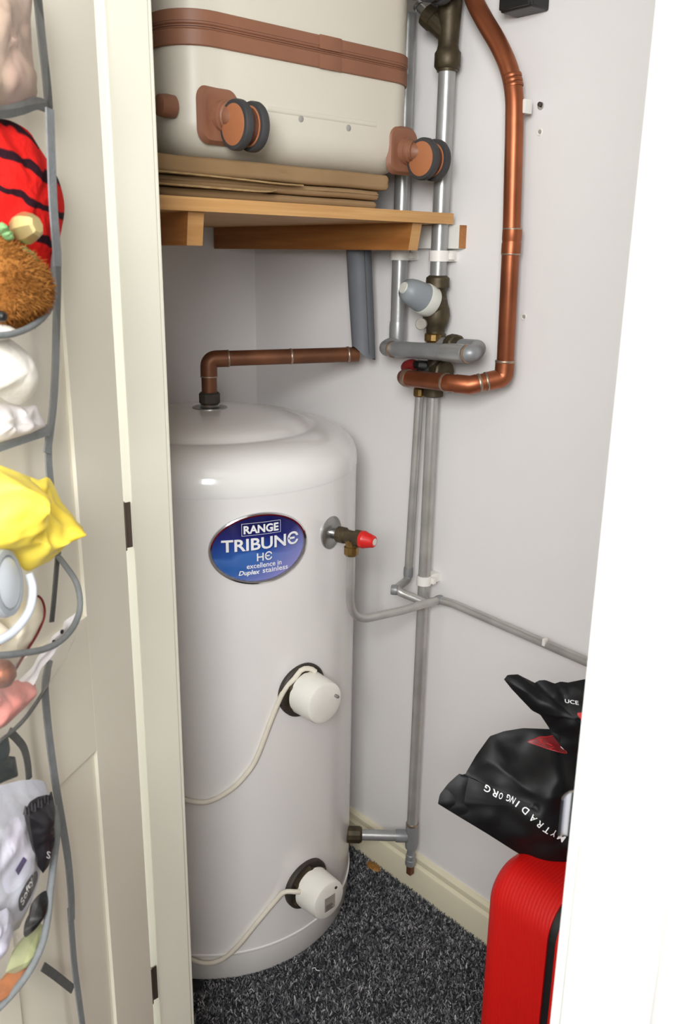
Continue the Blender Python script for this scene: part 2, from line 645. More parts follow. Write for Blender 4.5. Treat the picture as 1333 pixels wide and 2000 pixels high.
struct('floor', MB().box((ROOM[0], ROOM[2], -.05), (ROOM[1], .1, 0)), 'carpet_base', 'dark grey carpeted floor', smooth=0)
struct('ceiling', MB().box((ROOM[0], ROOM[2], CH), (ROOM[1], .1, CH + .05)), 'room_wall', smooth=0)
struct('wall_back', MB().box((-.1, 0, 0), (ROOM[1], .1, CH)), 'wall_paint', 'white painted cupboard wall carrying the pipes', smooth=0)
struct('wall_left', MB().box((-.1, JY0, 0), (0, 0, CH)), 'wall_paint', 'white side wall behind the cylinder', smooth=0)
struct('wall_right', MB().box((WX, -.672, 0), (WX + .1, 0, CH)), 'wall_paint', smooth=0)
wf = MB().box((ROOM[0], -.712, 0), (JX - .03, -.672, CH))
wf.box((RX + .03, -.712, 0), (ROOM[1], -.672, CH)).box((JX - .03, -.712, 2.03), (RX + .03, -.672, CH))
struct('wall_front', wf, 'room_wall', 'wall with the cupboard doorway', smooth=0)
struct('wall_room_left', MB().box((ROOM[0] - .1, ROOM[2], 0), (ROOM[0], -.712, CH)), 'room_wall', smooth=0)
struct('wall_room_right', MB().box((ROOM[1], ROOM[2], 0), (ROOM[1] + .1, 0, CH)), 'room_wall', smooth=0)
struct('wall_room_rear', MB().box((ROOM[0], ROOM[2] - .1, 0), (ROOM[1], ROOM[2], CH)), 'room_wall', smooth=0)
wn = MB()
for a, b in (((.34, 1.54), (.40, 2.345)), ((2.2, 1.54), (2.26, 2.345)), ((.34, 1.54), (2.26, 1.60)), ((.34, 2.305), (2.26, 2.345))):
    wn.box((a[0], ROOM[2], a[1]), (b[0], ROOM[2] + .06, b[1]), .004)
struct('window_1', wn, 'white_gloss', smooth=30)

# left lining of the doorway with its arris bead
t = struct('trim_1', MB().box((JX - .09, JY0, 0), (JX, JY1 - .005, 2.03), .0015), 'cream_gloss', 'cream door lining on the hinge side', smooth=20)
obj('bead', MB().box((JX - .03, JY1 - .0052, 0), (JX - .0012, JY1, 2.03), .0015), 'cream_gloss', t, smooth=20)
# right lining with architrave and strike plate
t = struct('trim_2', MB().box((RX, JY0, 0), (RX + .03, JY1, 2.03), .002), 'white_gloss', 'white door lining on the latch side', smooth=20)
ar = [(RX + .014, JY0), (RX + .014, JY0 - .010), (RX + .018, JY0 - .014), (RX + .045, JY0 - .016), (RX + .052, JY0 - .012),
      (RX + .060, JY0 - .018), (RX + .072, JY0 - .018), (RX + .076, JY0 - .014), (RX + .076, JY0)]
obj('architrave', MB().prism([V(x, y, 0) for x, y in ar], V(0, 0, 2.09)), 'white_gloss', t, smooth=30)
sp = MB()
pts = []
for i in range(9):
    q = math.pi * .75 * i / 8
    pts.append(V(RX - .0003 - .0044 * math.sin(q) ** .8, JY0 + .004 - .006 * (1 - math.cos(q)), 0))
sp.ribbon([p + V(0, 0, .952) for p in [V(RX - .0004, JY0 + .03, 0)] + pts], [.038] + [.038 - .0010 * i for i in range(9)], V(0, 0, 1), .0018)
obj('strike_plate', sp, 'chrome', t)
struct('trim_3', MB().box((JX - .03, JY0, 2.03), (RX + .03, JY1, 2.06)), 'cream_gloss', smooth=0)
bb = [(0, 0), (-.018, 0), (-.018, .062), (-.0165, .066), (-.0125, .068), (-.0105, .071), (-.0115, .075), (-.0105, .083), (-.006, .088), (0, .089)]
struct('baseboard_back', MB().prism([V(0.02, y, z) for y, z in bb], V(WX - .02, 0, 0)), 'skirting', 'cream moulded skirting board under the pipes', smooth=25)

# ---- open door, hinged on the left lining
D0 = V(.765, -.7485, 0)
dd = V(.525, -.851, 0).normalized()
dn = V(.851, .525, 0).normalized()


def L(t, o, z):
    return D0 + dd * t + dn * o + V(0, 0, z)


def door():
    th = .035; W = .61
    m = MB()
    r = .0045                                      # depth of the panel recess
    t0, t1, t2, t3 = .088, .255, .355, .522
    rows = ((.2, .785), (.95, 1.86))
    m.obox(L(0, -th, .008), dd * W, dn * (th - r), V(0, 0, 1.97))
    d = struct('door_1', m, 'cream_door', 'cream panelled cupboard door standing open', smooth=30)

    def part(name, a, b, za, zb, o0, o1):
        return obj(name, MB().obox(L(a, o0, za), dd * (b - a), dn * (o1 - o0), V(0, 0, zb - za), .0004), 'cream_door', d, smooth=15)
    part('stile', 0, t0, .008, 1.978, -r, 0); part('stile', t3, W, .008, 1.978, -r, 0)
    part('stile', t1, t2, .008, 1.978, -r, 0)
    for a, b in ((t0, t1), (t2, t3)):
        part('rail', a, b, .008, .2, -r, 0); part('rail', a, b, .785, .95, -r, 0); part('rail', a, b, 1.86, 1.978, -r, 0)
        for z0, z1 in rows:
            # raised field with sloping margins
            i1, i2 = .004, .036
            lo = [L(a + i1, -r, z0 + i1), L(b - i1, -r, z0 + i1), L(b - i1, -r, z1 - i1), L(a + i1, -r, z1 - i1)]
            hi = [L(a + i2, -.0008, z0 + i2), L(b - i2, -.0008, z0 + i2), L(b - i2, -.0008, z1 - i2), L(a + i2, -.0008, z1 - i2)]
            f = [(4, 5, 6, 7), (3, 2, 1, 0)] + [(i, (i + 1) % 4, 4 + (i + 1) % 4, 4 + i) for i in range(4)]
            obj('raised_panel', MB().add(lo + hi, f), 'cream_door', d, smooth=20)
    for zc in (.34, 1.018, 1.8):
        h = MB()
        p = V(.7395, -.7385, 0)
        h.lathe([(.0042, -.030), (.0042, .030)], p + V(0, 0, zc), V(0, 0, 1), 16)
        h.obox(p + V(-.002, 0, zc - .028), V(.002, 0, 0), V(0, .012, 0), V(0, 0, .056))
        q = L(0, -.035, 0)
        h.ribbon([V(p.x, p.y, zc), V(lerp(p.x, q.x, .5), lerp(p.y, q.y, .5), zc), V(q.x, q.y, zc), V(*(L(.002, -.02, zc)))], .056, V(0, 0, 1), .002)
        obj('hinge', h, 'hinge_metal', d)


door()


# ---- carpet pile
def carpet():
    rs = np.random.RandomState(3)
    n = 120000
    x = rs.uniform(.0, 1.3, n); y = rs.uniform(-.72, -.018, n)
    keep = ((x - .2839) ** 2 + (y + .3149) ** 2) > .268 ** 2
    keep &= ~((x < .5) & (y < -.5))
    x = x[keep]; y = y[keep]; n = len(x)
    a = rs.uniform(0, 2 * math.pi, n); wdt = rs.uniform(.0009, .0019, n); hgt = rs.uniform(.004, .009, n)
    la = rs.uniform(0, 2 * math.pi, n); ll = rs.uniform(.001, .007, n)
    v = np.zeros((n, 4, 3))
    ca, sa = np.cos(a) * wdt, np.sin(a) * wdt
    lx, ly = np.cos(la) * ll, np.sin(la) * ll
    v[:, 0] = np.stack([x - ca, y - sa, np.zeros(n)], 1)
    v[:, 1] = np.stack([x + ca, y + sa, np.zeros(n)], 1)
    v[:, 2] = np.stack([x + lx + ca * .7, np.minimum(y + ly + sa * .7, -.0185), hgt], 1)
    v[:, 3] = np.stack([x + lx - ca * .7, np.minimum(y + ly - sa * .7, -.0185), hgt * .9], 1)
    me = bpy.data.meshes.new('carpet_pile')
    me.vertices.add(n * 4); me.vertices.foreach_set('co', v.reshape(-1))
    me.loops.add(n * 4); me.loops.foreach_set('vertex_index', np.arange(n * 4, dtype=np.int32))
    me.polygons.add(n); me.polygons.foreach_set('loop_start', np.arange(0, n * 4, 4, dtype=np.int32))
    me.update(calc_edges=True)
    me.materials.append(MATS['carpet_fibre'])
    o = bpy.data.objects.new('carpet_pile', me)
    COL.objects.link(o)
    tag(o, 'speckled charcoal grey carpet pile on the cupboard floor', 'carpet', kind='stuff')


carpet()

# ================================================================== CYLINDER
CX, CY, CR = .2839, -.3149, .275


def cyl(th, z, r=0.0):
    """point on the cylinder skin at angle th (degrees), r above it"""
    q = math.radians(th)
    return V(CX + (CR + r) * math.cos(q), CY + (CR + r) * math.sin(q), z)


def cylinder():
    t = thing('hot_water_cylinder', (CX, CY, 0), 'tall white domed hot water cylinder standing on the carpet', 'water heater')
    o = (CX, CY, 0)
    obj('body', MB().lathe([(CR, .0655), (CR, .955)], o, V(0, 0, 1), 96), 'cyl_white', t, smooth=30)
    obj('base_ring', MB().lathe([(CR - .012, 0), (CR - .006, .002), (CR - .003, .008), (CR + .0005, .060), (CR + .0022, .0625), (CR + .0022, .0655), (CR - .001, .067)], o, V(0, 0, 1), 96), 'cyl_white', t, smooth=30)
    prof = [(CR - .003, .9535), (CR + .0004, .954), (CR + .0010, .957), (CR + .0008, .972), (CR - .002, .985), (CR - .008, .997), (CR - .017, 1.007), (CR - .030, 1.0155),
            (CR - .046, 1.0215), (CR - .062, 1.0250), (CR - .074, 1.0262), (CR - .080, 1.0258), (CR - .084, 1.0272), (CR - .093, 1.0325), (.165, 1.0395), (.13, 1.0465), (.09, 1.052), (.045, 1.055), (.001, 1.0555)]
    obj('lid', MB().lathe(prof, o, V(0, 0, 1), 96), 'lid_white', t, smooth=30)
    # oval badge
    BT, BZ, BA, BB = -17.0, .866, .0845, .0595

    def bp(s, z, r):
        return cyl(BT + math.degrees(s / CR), BZ + z, r)
    m = MB(); m.uv = []
    K, N = 10, 64
    vs = [bp(0, 0, .002)]; uv = [(.5, .5)]
    for k in range(1, K + 1):
        for i in range(N):
            q = 2 * math.pi * i / N
            s_, z_ = BA * k / K * math.cos(q), BB * k / K * math.sin(q)
            vs.append(bp(s_, z_, .002)); uv.append((.5 + .5 * s_ / BA, .5 + .5 * z_ / BB))
    fs = [(0, 1 + i, 1 + (i + 1) % N) for i in range(N)]
    for k in range(K - 1):
        for i in range(N):
            j = (i + 1) % N
            fs.append((1 + k * N + i, 1 + (k + 1) * N + i, 1 + (k + 1) * N + j, 1 + k * N + j))
    m.add(vs, fs); m.uv = uv
    b = obj('badge', m, 'badge_blue', t)
    b['label'] = 'oval blue maker badge with chrome rim and white lettering'
    obj('badge_rim', MB().tube([bp((BA - .001) * math.cos(2 * math.pi * i / 96), (BB - .001) * math.sin(2 * math.pi * i / 96), .002) for i in range(96)], .0034, 8, closed=True), 'chrome', b)

    def line(name, body, s0, z0, wdt, hgt, rr=.0032, bold=0.0, shear=0.0, mt='print_white'):
        v, f, a = text_mesh(body, bold, shear)
        mm = MB().add([bp(s0 - wdt / 2 + x * wdt, z0 - hgt / 2 + y * hgt, rr) for x, y in v], f)
        return obj(name, mm, mt, b, smooth=0)
    mm = MB()
    for r0, z0, wd, hg in ((.0, .0345, .0665, .0205),):
        e = .0006
        for aa in ((-wd / 2, -hg / 2, wd, e), (-wd / 2, hg / 2, wd, e), (-wd / 2, -hg / 2, e, hg), (wd / 2, -hg / 2, e, hg)):
            pts = []
            for i in range(9):
                u = aa[0] + aa[2] * i / 8
                pts += [bp(.001 + u, z0 + aa[1], .0030), bp(.001 + u, z0 + aa[1] + aa[3], .0030)]
            mm.add(pts, [(2 * i, 2 * i + 2, 2 * i + 3, 2 * i + 1) for i in range(8)])
    obj('lettering_frame', mm, 'print_white', b, smooth=0)
    line('lettering', 'RANGE', .001, .0345, .060, .0142, bold=.035)
    line('lettering_shadow', 'TRIBUN\u0404', .0026, .0088, .134, .0225, rr=.0026, bold=.022, mt='print_black')
    line('lettering', 'TRIBUN\u0404', .0015, .0098, .134, .0225, rr=.0036, bold=.022)
    line('lettering_shadow', 'H\u0404', .0066, -.0146, .0265, .0150, rr=.0026, bold=.012, mt='print_black')
    line('lettering', 'H\u0404', .0056, -.0138, .0265, .0150, rr=.0036, bold=.012)
    line('lettering', 'excellence in', .0056, -.0285, .061, .0088, bold=.012)
    line('lettering', 'Duplex', -.0205, -.0405, .036, .0105, bold=.03, shear=.25)
    line('lettering', 'stainless', .025, -.0385, .046, .0088, bold=.012)

    # ---- the two immersion heaters
    def heater(th, z, sub, label):
        q = math.radians(th); ax = V(math.cos(q), math.sin(q), 0); o = cyl(th, z, -.006)
        h = obj('immersion_heater', MB().lathe([(.050, .0), (.050, .010), (.047, .013), (.043, .013)], o, ax, 48), 'rubber_dark', t)
        h['label'] = label
        obj('brass_boss', MB().lathe([(.044, .012), (.044, .022), (.041, .024)], o, ax, 6), 'brass_dark', h)
        cap = obj('cap', MB().lathe([(.0385, .020), (.0405, .022), (.0385, .066), (.0370, .0705), (.033, .0725), (0.001, .0725)], o, ax, 48), 'cap_white', h)
        tz = V(0, 0, 1); ty = tz.cross(ax)
        if sub == 1:
            obj('screw', MB().lathe([(.003, .070), (.003, .079), (.0018, .081)], o + ty * .022 + tz * .008, ax, 12), 'steel', h)
        else:
            m2 = MB().obox(o + ax * .0722 - ty * .012 - tz * .020, ty * .026, tz * .030, ax * .0008)
            obj('printed_label', m2, 'plug_grey', h, smooth=0)
            m2 = MB()
            for i in range(4):
                m2.obox(o + ax * .0730 - ty * .009 - tz * (.019 - .0035 * i), ty * (.018 - .003 * (i % 2)), tz * .0012, ax * .0003)
            obj('print', m2, 'print_black', h, smooth=0)
            obj('screw', MB().lathe([(.003, .070), (.003, .0735)], o + ty * .016 + tz * .021, ax, 12), 'rubber_dark', h)
        return h, o, ax
    h, o1, ax = heater(-.5, .586, 1, 'upper immersion heater with plain white cap and looped cable')
    pts = [o1 + ax * .030 + V(0, .012, .040), o1 + ax * .026 + V(0, .004, .047), o1 + ax * .022 + V(0, -.012, .049), cyl(-5.5, .622, .014), cyl(-9.5, .598, .008),
           cyl(-13.7, .551, .0045), cyl(-19.8, .478, .0045), cyl(-24, .448, .0045), cyl(-29, .424, .0045), cyl(-36, .404, .0045), cyl(-42, .4005, .0045), cyl(-52, .412, .0045), cyl(-64, .43, .0045), cyl(-80, .44, .0045)]
    obj('cable', MB().tube(curve(pts, 70), .0046, 10), 'cable', h)
    h, o2, ax = heater(2.0, .167, 2, 'lower immersion heater with sticker on its white cap')
    pts = [o2 + ax * .030 + V(0, -.034, .014), o2 + ax * .030 + V(0, -.044, .018), cyl(-9.9, .183, .012), cyl(-13, .166, .006), cyl(-20.9, .126, .0048), cyl(-28, .085, .005), cyl(-34, .060, .006), cyl(-40, .051, .006),
           cyl(-45.6, .058, .006), cyl(-54, .075, .0048), cyl(-64, .09, .0048), cyl(-80, .10, .0048)]
    obj('cable', MB().tube(curve(pts, 60), .0046, 10), 'cable', h)


cylinder()

# ---- relief valve with red cap
RA = 14.9


def relief():
    q = math.radians(RA); ax = V(math.cos(q), math.sin(q), 0); o = cyl(RA, .863, 0)
    t = thing('relief_valve', tuple(o), 'brass relief valve with red cap on the side of the cylinder', 'valve')
    obj('washer', MB().lathe([(.029, -.002), (.0295, .002), (.026, .004), (.012, .005)], o, ax, 40), 'steel', t)
    obj('stub', MB().lathe([(.0105, .0), (.0105, .02)], o, ax, 20), 'chrome', t)
    m = MB().lathe([(.0105, .014), (.0145, .016), (.0145, .030), (.0115, .033), (.0115, .050), (.0150, .052), (.0150, .064), (.012, .066)], o, ax, 12)
    obj('body', m, 'brass_dark', t, smooth=25)
    dz = V(0, 0, -1); c = o + ax * .043
    obj('outlet', MB().lathe([(.0105, .0), (.0105, .016), (.0130, .018), (.0130, .030), (.010, .034)], c, dz, 10), 'brass', t, smooth=25)
    obj('cap', MB().lathe([(.0155, .064), (.0155, .070), (.0145, .072), (.0105, .088), (.0085, .090), (.001, .090)], o, ax, 18), 'red_plastic', t, smooth=25)
    obj('cap_mark', MB().lathe([(.006, .0895), (.006, .0908), (.001, .0908)], o, ax, 16), 'knob_white', t)
    return c


RC = relief()

# ================================================================== PIPES
PY = -.036


def pipe(name, path, r, m, label, bend=.02, seg=16, origin=None):
    t = thing(name, tuple(path[-1] if origin is None else origin), label, 'pipe')
    obj('tube', MB().tube(fillet(path, bend), r, seg), m, t)
    return t


def ring(t, p, ax, r, l, m='solder', name='solder_ring'):
    obj(name, MB().lathe([(r, -l / 2), (r + .0006, -l / 4), (r + .0006, l / 4), (r, l / 2)], p, ax, 18), m, t)


def nut(t, p, ax, r, l, m='brass_dark', name='nut', seg=6):
    obj(name, MB().lathe([(r * .86, -l / 2), (r, -l * .36), (r, l * .36), (r * .86, l / 2)], p, ax, seg if seg > 6 else 12), m, t, smooth=22)


# discharge pipe from the relief valve along the wall
wl = at(862, 1170, 'y', -.022)
wr = at(1143, 1292, 'y', -.022)
far = wl + (wr - wl) * 2.2
zb = .703
dp = [RC + V(0, 0, -.026), V(RC.x, RC.y, zb), V(lerp(RC.x, wl.x, .55), lerp(RC.y, wl.y, .55), zb - .004), wl + V(0, -.006, 0), wl + V(.03, 0, 0), far]
t = thing('discharge_pipe', tuple(far), 'thin grey pipe bent from the relief valve then running along the wall', 'pipe')
pp = fillet(dp, [.05, .06, .008, .008], 10)
obj('tube', MB().tube(pp, .0078, 14), 'grey_pipe_low', t)
ring(t, wl + V(0, -.006, 0), (wl - dp[2]), .0085, .012, 'grey_paint', 'coupling')
wd = (wr - wl).normalized()
obj('paint_chip', MB().obox(at(1068, 1252, 'y', -.022) + V(-.003, -.0090, -.007), V(.006, 0, 0), V(0, .010, 0), V(0, 0, .013), .0008), 'clip_white', t, smooth=20)  # small chip of white paint on the pipe, built as a raised block

# thin 15 mm pipe dropping beside the riser
a0 = at(820, 770, 'y', PY); a1 = at(797, 1132, 'y', PY); a2 = at(771, 1152, 'y', -.095); a3 = at(838, 1180, 'y', -.05)
t = pipe('grey_pipe', [a0, a1, a2, a3], .0078, 'grey_pipe_low', 'thinner grey pipe dropping beside the riser into the discharge pipe', .012)
ring(t, a1 + (a0 - a1).normalized() * .016, (a0 - a1), .0086, .02, 'grey_paint', 'coupling')
ring(t, a2, V(.3, .2, 0), .0094, .012, 'grey_paint', 'coupling')

# lower riser with tee and link to the cylinder
b0 = at(848, 772, 'y', PY); b1 = at(803, 1632, 'y', PY)
RXL = (b0.x + b1.x) / 2
b0.x = lerp(b0.x, RXL, .5); b1.x = lerp(b1.x, RXL, .5)
t = pipe('riser_pipe', [b0, b1 + V(0, 0, -.02)], .0112, 'grey_pipe_low', 'long grey riser from the brass valve down to the floor tee', seg=18)
ce = cyl(40, b1.z + .004, 0)
obj('link_tube', MB().tube([b1, ce + (b1 - ce).normalized() * .01], .0112, 18), 'grey_pipe', t)
ring(t, b1, V(0, 0, 1), .0128, .055, 'grey_paint', 'tee')
lk = (ce - b1).normalized()
ring(t, b1 + lk * .022, lk, .0128, .025, 'grey_paint', 'tee_branch')
nut(t, ce - lk * .012, lk, .0175, .034, 'brass_dark', 'nut')
ring(t, b1 + V(0, 0, .030), V(0, 0, 1), .0125, .006, 'solder')
dc = thing('drain_cock', tuple(b1 + V(0, 0, -.09)), 'small brass drain cock under the riser tee', 'valve')
obj('body', MB().lathe([(.0085, -.026), (.0085, -.044), (.0105, -.046), (.0105, -.056), (.0115, -.058), (.0115, -.070), (.0085, -.073)], b1, V(0, 0, 1), 14), 'grey_paint', dc, smooth=25)
obj('spindle', MB().box(b1 + V(-.006, -.006, -.094), b1 + V(.006, .006, -.072), .0008), 'copper_dull', dc)

# upper riser between strainer and pressure valve
u0 = at(873, 128, 'y', PY); u1 = at(857, 545, 'y', PY)
UX = (u0.x + u1.x) / 2
u0.x = u1.x = UX
t = pipe('riser_pipe', [u0 + V(0, 0, .02), u1 + V(0, 0, -.01)], .0142, 'grey_pipe', 'thick grey riser between the strainer and the pressure valve', seg=20)

# strainer at the top
t = thing('strainer_valve', tuple(u0), 'dark brass strainer valve beside the cream suitcase', 'valve')
obj('body', MB().lathe([(.0185, -.006), (.0215, -.002), (.0215, .018), (.0185, .022), (.0165, .030), (.0175, .05), (.0195, .085), (.019, .105), (.0215, .108), (.0215, .14)], u0, V(0, 0, 1), 24), 'brass_dark', t)
la = (V(-.72, -.25, .64)).normalized()
obj('strainer_leg', MB().lathe([(.0165, -.005), (.0165, .035), (.0185, .036), (.0185, .052), (.012, .054)], u0 + V(0, 0, .045), la, 12), 'brass_dark', t, smooth=25)
obj('test_point', MB().lathe([(.007, .052), (.007, .070), (.0085, .071), (.0085, .076), (.004, .078)], u0 + V(0, 0, .045), la, 12), 'steel', t)
ring(t, u0 + V(0, 0, -.004), V(0, 0, 1), .0165, .012, 'brass_dark', 'olive')
for zz in (.098, .115):
    obj('screw', MB().lathe([(.004, .0), (.004, .006)], u0 + V(.016, -.012, zz), V(.7, -.7, 0), 8), 'steel', t)

# pressure valve with grey knob
t = thing('pressure_valve', tuple(u1 + V(0, 0, -.12)), 'brass pressure valve with grey domed knob on the riser', 'valve')
obj('body', MB().lathe([(.0155, .006), (.0205, .002), (.0210, -.014), (.0165, -.018), (.0165, -.026), (.0185, -.038), (.023, -.050), (.0245, -.062), (.0215, -.076), (.0165, -.086), (.0165, -.092), (.0190, -.094), (.0190, -.106), (.0155, -.110), (.0155, -.125)], u1, V(0, 0, 1), 20), 'brass_dark', t)
obj('union', MB().lathe([(.0120, -.086), (.0155, -.088), (.0155, -.098), (.0125, -.102), (.0125, -.112)], u1 + V(.004, -.010, -.006), V(0, 0, 1), 12), 'brass', t, smooth=25)
kb = at(843, 591, 'y', PY - .014)
kt = at(789, 562, 'y', PY - .074)
ka = (kt - kb).normalized(); kl = (kt - kb).length
obj('knob_neck', MB().lathe([(.020, -.02), (.022, .0), (.022, .008)], kb, ka, 28), 'brass_dark', t)
kr = .0262
obj('knob_collar', MB().lathe([(kr * .98, .0), (kr * 1.04, .003), (kr * 1.04, kl * .30), (kr, kl * .33)], kb, ka, 36), 'knob_white', t)
obj('knob', MB().lathe([(kr * .99, kl * .30), (kr * .97, kl * .36), (kr * .88, kl * .68), (kr * .80, kl * .82), (kr * .66, kl * .94), (kr * .45, kl * .985), (kr * .42, kl * 1.0), (.001, kl)], kb, ka, 36), 'knob_grey', t)
obj('knob_tip', MB().lathe([(kr * .40, kl * .985), (kr * .36, kl * 1.03), (.001, kl * 1.03)], kb, ka, 24), 'knob_white', t)
sp0 = at(823, 633, 'y', PY - .035)
sa = (CAMP - sp0); sa.z = 0; sa = (sa.normalized() + V(-.4, 0, 0)).normalized()
obj('blanking_plug', MB().lathe([(.006, -.03), (.006, -.006), (.0098, -.005), (.0102, .002), (.0085, .004), (.003, .003), (.001, .003)], sp0, sa, 24), 'plug_grey', t)
obj('plug_arm', MB().tube([sp0 - sa * .02, u1 + V(0, 0, -.072)], .0085, 12), 'brass_dark', t)

# grey branch: drops beside the riser then crosses in front of it
g0 = at(791, 300, 'y', PY); g1 = at(775, 672, 'y', PY)
GX = lerp(g0.x, g1.x, .6); g0.x = g1.x = GX
cz = at(775, 683, 'y', PY - .02).z
cl = at(752, 681, 'y', PY - .034); cr_ = at(927, 692, 'y', PY - .062)
cl.x += .0
bk = V(UX + .005, PY, cr_.z)
t = thing('grey_pipe', tuple(cl), 'thick grey branch pipe crossing in front of the riser valves', 'pipe')
obj('tube', MB().tube([V(GX, PY, 1.72), V(GX, PY, cl.z + .004)], .0142, 20), 'grey_pipe', t)
obj('cross_tube', MB().tube(fillet([V(GX + .001, PY, cl.z + .010), cl + V(-.004, .004, 0), cr_, V(cr_.x - .035, PY - .012, cr_.z + .004), bk], [.012, .018, .012]), .0142, 20), 'grey_paint', t)
ax = (cr_ - cl).normalized()
for k, mm in ((.10, 'solder'), (.93, 'solder')):
    ring(t, cl.lerp(cr_, k), ax, .0150, .004, mm)
ring(t, cl.lerp(cr_, .80), ax, .0150, .05, 'grey_pipe', 'bright_sleeve')
ring(t, V(GX, PY, cl.z + .030), V(0, 0, 1), .0150, .034, 'grey_pipe', 'socket')
nut(t, bk.lerp(cr_, .42) + V(-.006, .012, .004), V(1, -.25, 0), .0195, .022, 'brass_dark')

# copper outlet from the cylinder top
e0 = V(CX, CY, 1.055)
e1 = V(CX, CY, at(412, 702, 'y', CY).z)
e2 = at(699, 692, 'y', -.052)
t = thing('copper_pipe', tuple(e0), 'dull copper pipe from the cylinder top to the grey lagging', 'pipe')
obj('tube', MB().tube(fillet([e0, e1, e2], .016, 10), .0142, 20), 'copper_dull', t)
obj('flange', MB().lathe([(.032, .0), (.032, .0018), (.018, .003), (.016, .006)], e0, V(0, 0, 1), 40), 'steel', t)
nut(t, e0 + V(0, 0, .018), V(0, 0, 1), .0195, .022, 'rubber_dark')
da = (e2 - e1).normalized()
obj('elbow', MB().tube(fillet([e1 + V(0, 0, -.032), e1, e1 + da * .036], .016, 10), .0155, 20), 'copper_dull', t)
ring(t, e1 + V(0, 0, -.032), V(0, 0, 1), .0155, .003)
ring(t, e1 + da * .036, da, .0155, .003)
ring(t, e1.lerp(e2, .54), da, .0146, .004)
ring(t, e1.lerp(e2, .93), da, .0152, .004)
# grey foam lagging with a slanted lower cut
l0 = at(700, 470, 'y', -.055); l1 = at(711, 690, 'y', -.052)
t = thing('pipe_lagging', tuple(l1), 'grey foam lagging sleeve hanging over the end of the copper pipe', 'insulation')
m = MB()
vs = []
for k, (p, rr) in enumerate(((V(l0.x - .004, l0.y, 1.72), .0235), (l0, .0235), (l0.lerp(l1, .5), .0232), (l1, .0228))):
    for i in range(28):
        q = 2 * math.pi * i / 28
        w_ = V(math.cos(q), math.sin(q), 0)
        z = p.z
        if k == 3:
            z = p.z - .0 - .55 * rr * w_.dot(V(.67, .74, 0)) + .003 * math.sin(3 * q)
        vs.append(V(p.x + rr * w_.x, p.y + rr * w_.y, z))
fs = [(k * 28 + i, k * 28 + (i + 1) % 28, k * 28 + 28 + (i + 1) % 28, k * 28 + 28 + i) for k in range(3) for i in range(28)]
obj('sleeve', m.add(vs, fs), 'lagging', t)
obj('core_tube', MB().tube([V(l0.x - .004, l0.y, 1.72), l0, l1 + V(0, 0, .014)], .0142, 16), 'copper_dull', t)
sv = V(.67, -.2, 0).normalized()
obj('slit', MB().ribbon([l0 + sv * .0236, l1 + sv * .0231 + V(0, 0, .0)], .002, V(.3, .7, 0), .0008), 'strap_dark', t)

# bright copper riser on the right with its lower crossing
cp = [at(u, v, 'y', PY - .002) for u, v in ((916, -40), (927, 0), (946, 38), (975, 88), (996, 138), (1005, 190), (1005, 260))]
c_end = at(987, 722, 'y', PY - .002)
cpath = curve(cp, 40) + [at(1000, 450, 'y', PY - .002), c_end]
h1 = at(985, 738, 'y', PY - .004); h2 = at(918, 752, 'y', PY - .05); h3 = at(880, 748, 'y', PY - .062); h4 = at(782, 737, 'y', PY - .05)
hb = V(UX - .004, PY - .0, h4.z + .006)
t = thing('copper_pipe', tuple(h1), 'bright copper pipe curving down the wall to the brass valve', 'pipe')
obj('tube', MB().tube(cpath + fillet([c_end + V(0, 0, -.002), h1, h1 + (h2 - h1) * .2], .010), .0142, 20), 'copper', t)
obj('cross_tube', MB().tube(fillet([h1 + (h2 - h1) * .1, h2, h3, h4, h4 + (hb - h4) * .9], [.02, .02, .014]), .0146, 20), 'copper', t)
obj('elbow', MB().tube(fillet([h1 + V(0, 0, .026), h1, h1 + (h2 - h1).normalized() * .028], .013, 10), .0158, 20), 'copper', t)
ring(t, h1 + V(0, 0, .027), V(0, 0, 1), .0158, .004)
ring(t, h1 + (h2 - h1).normalized() * .030, h2 - h1, .0156, .004)
ring(t, h2.lerp(h1, .28), h2 - h1, .0154, .005)
ring(t, h3 + (h4 - h3) * .08, h4 - h3, .0156, .005)
ring(t, h3 + (h4 - h3) * .84, h4 - h3, .0156, .010)
obj('coupling', MB().tube([h2.lerp(h1, .2), h2, h2.lerp(h3, .7)], .0156, 20), 'copper', t)
sk = at(1000, 472, 'y', PY - .002)
obj('coupling', MB().lathe([(.0142, -.019), (.0156, -.018), (.0156, -.003), (.0150, -.001), (.0150, .001), (.0156, .003), (.0156, .018), (.0142, .019)], sk, V(0, 0, 1), 20), 'copper', t)
ring(t, sk + V(0, 0, .019), V(0, 0, 1), .0150, .003); ring(t, sk + V(0, 0, -.019), V(0, 0, 1), .0150, .003)
for i in range(3):
    ring(t, at(1001 + i * 1.5, 150 + i * 9, 'y', PY - .002), V(.25, 0, -1), .0144, .006, 'copper', 'bend_crease')

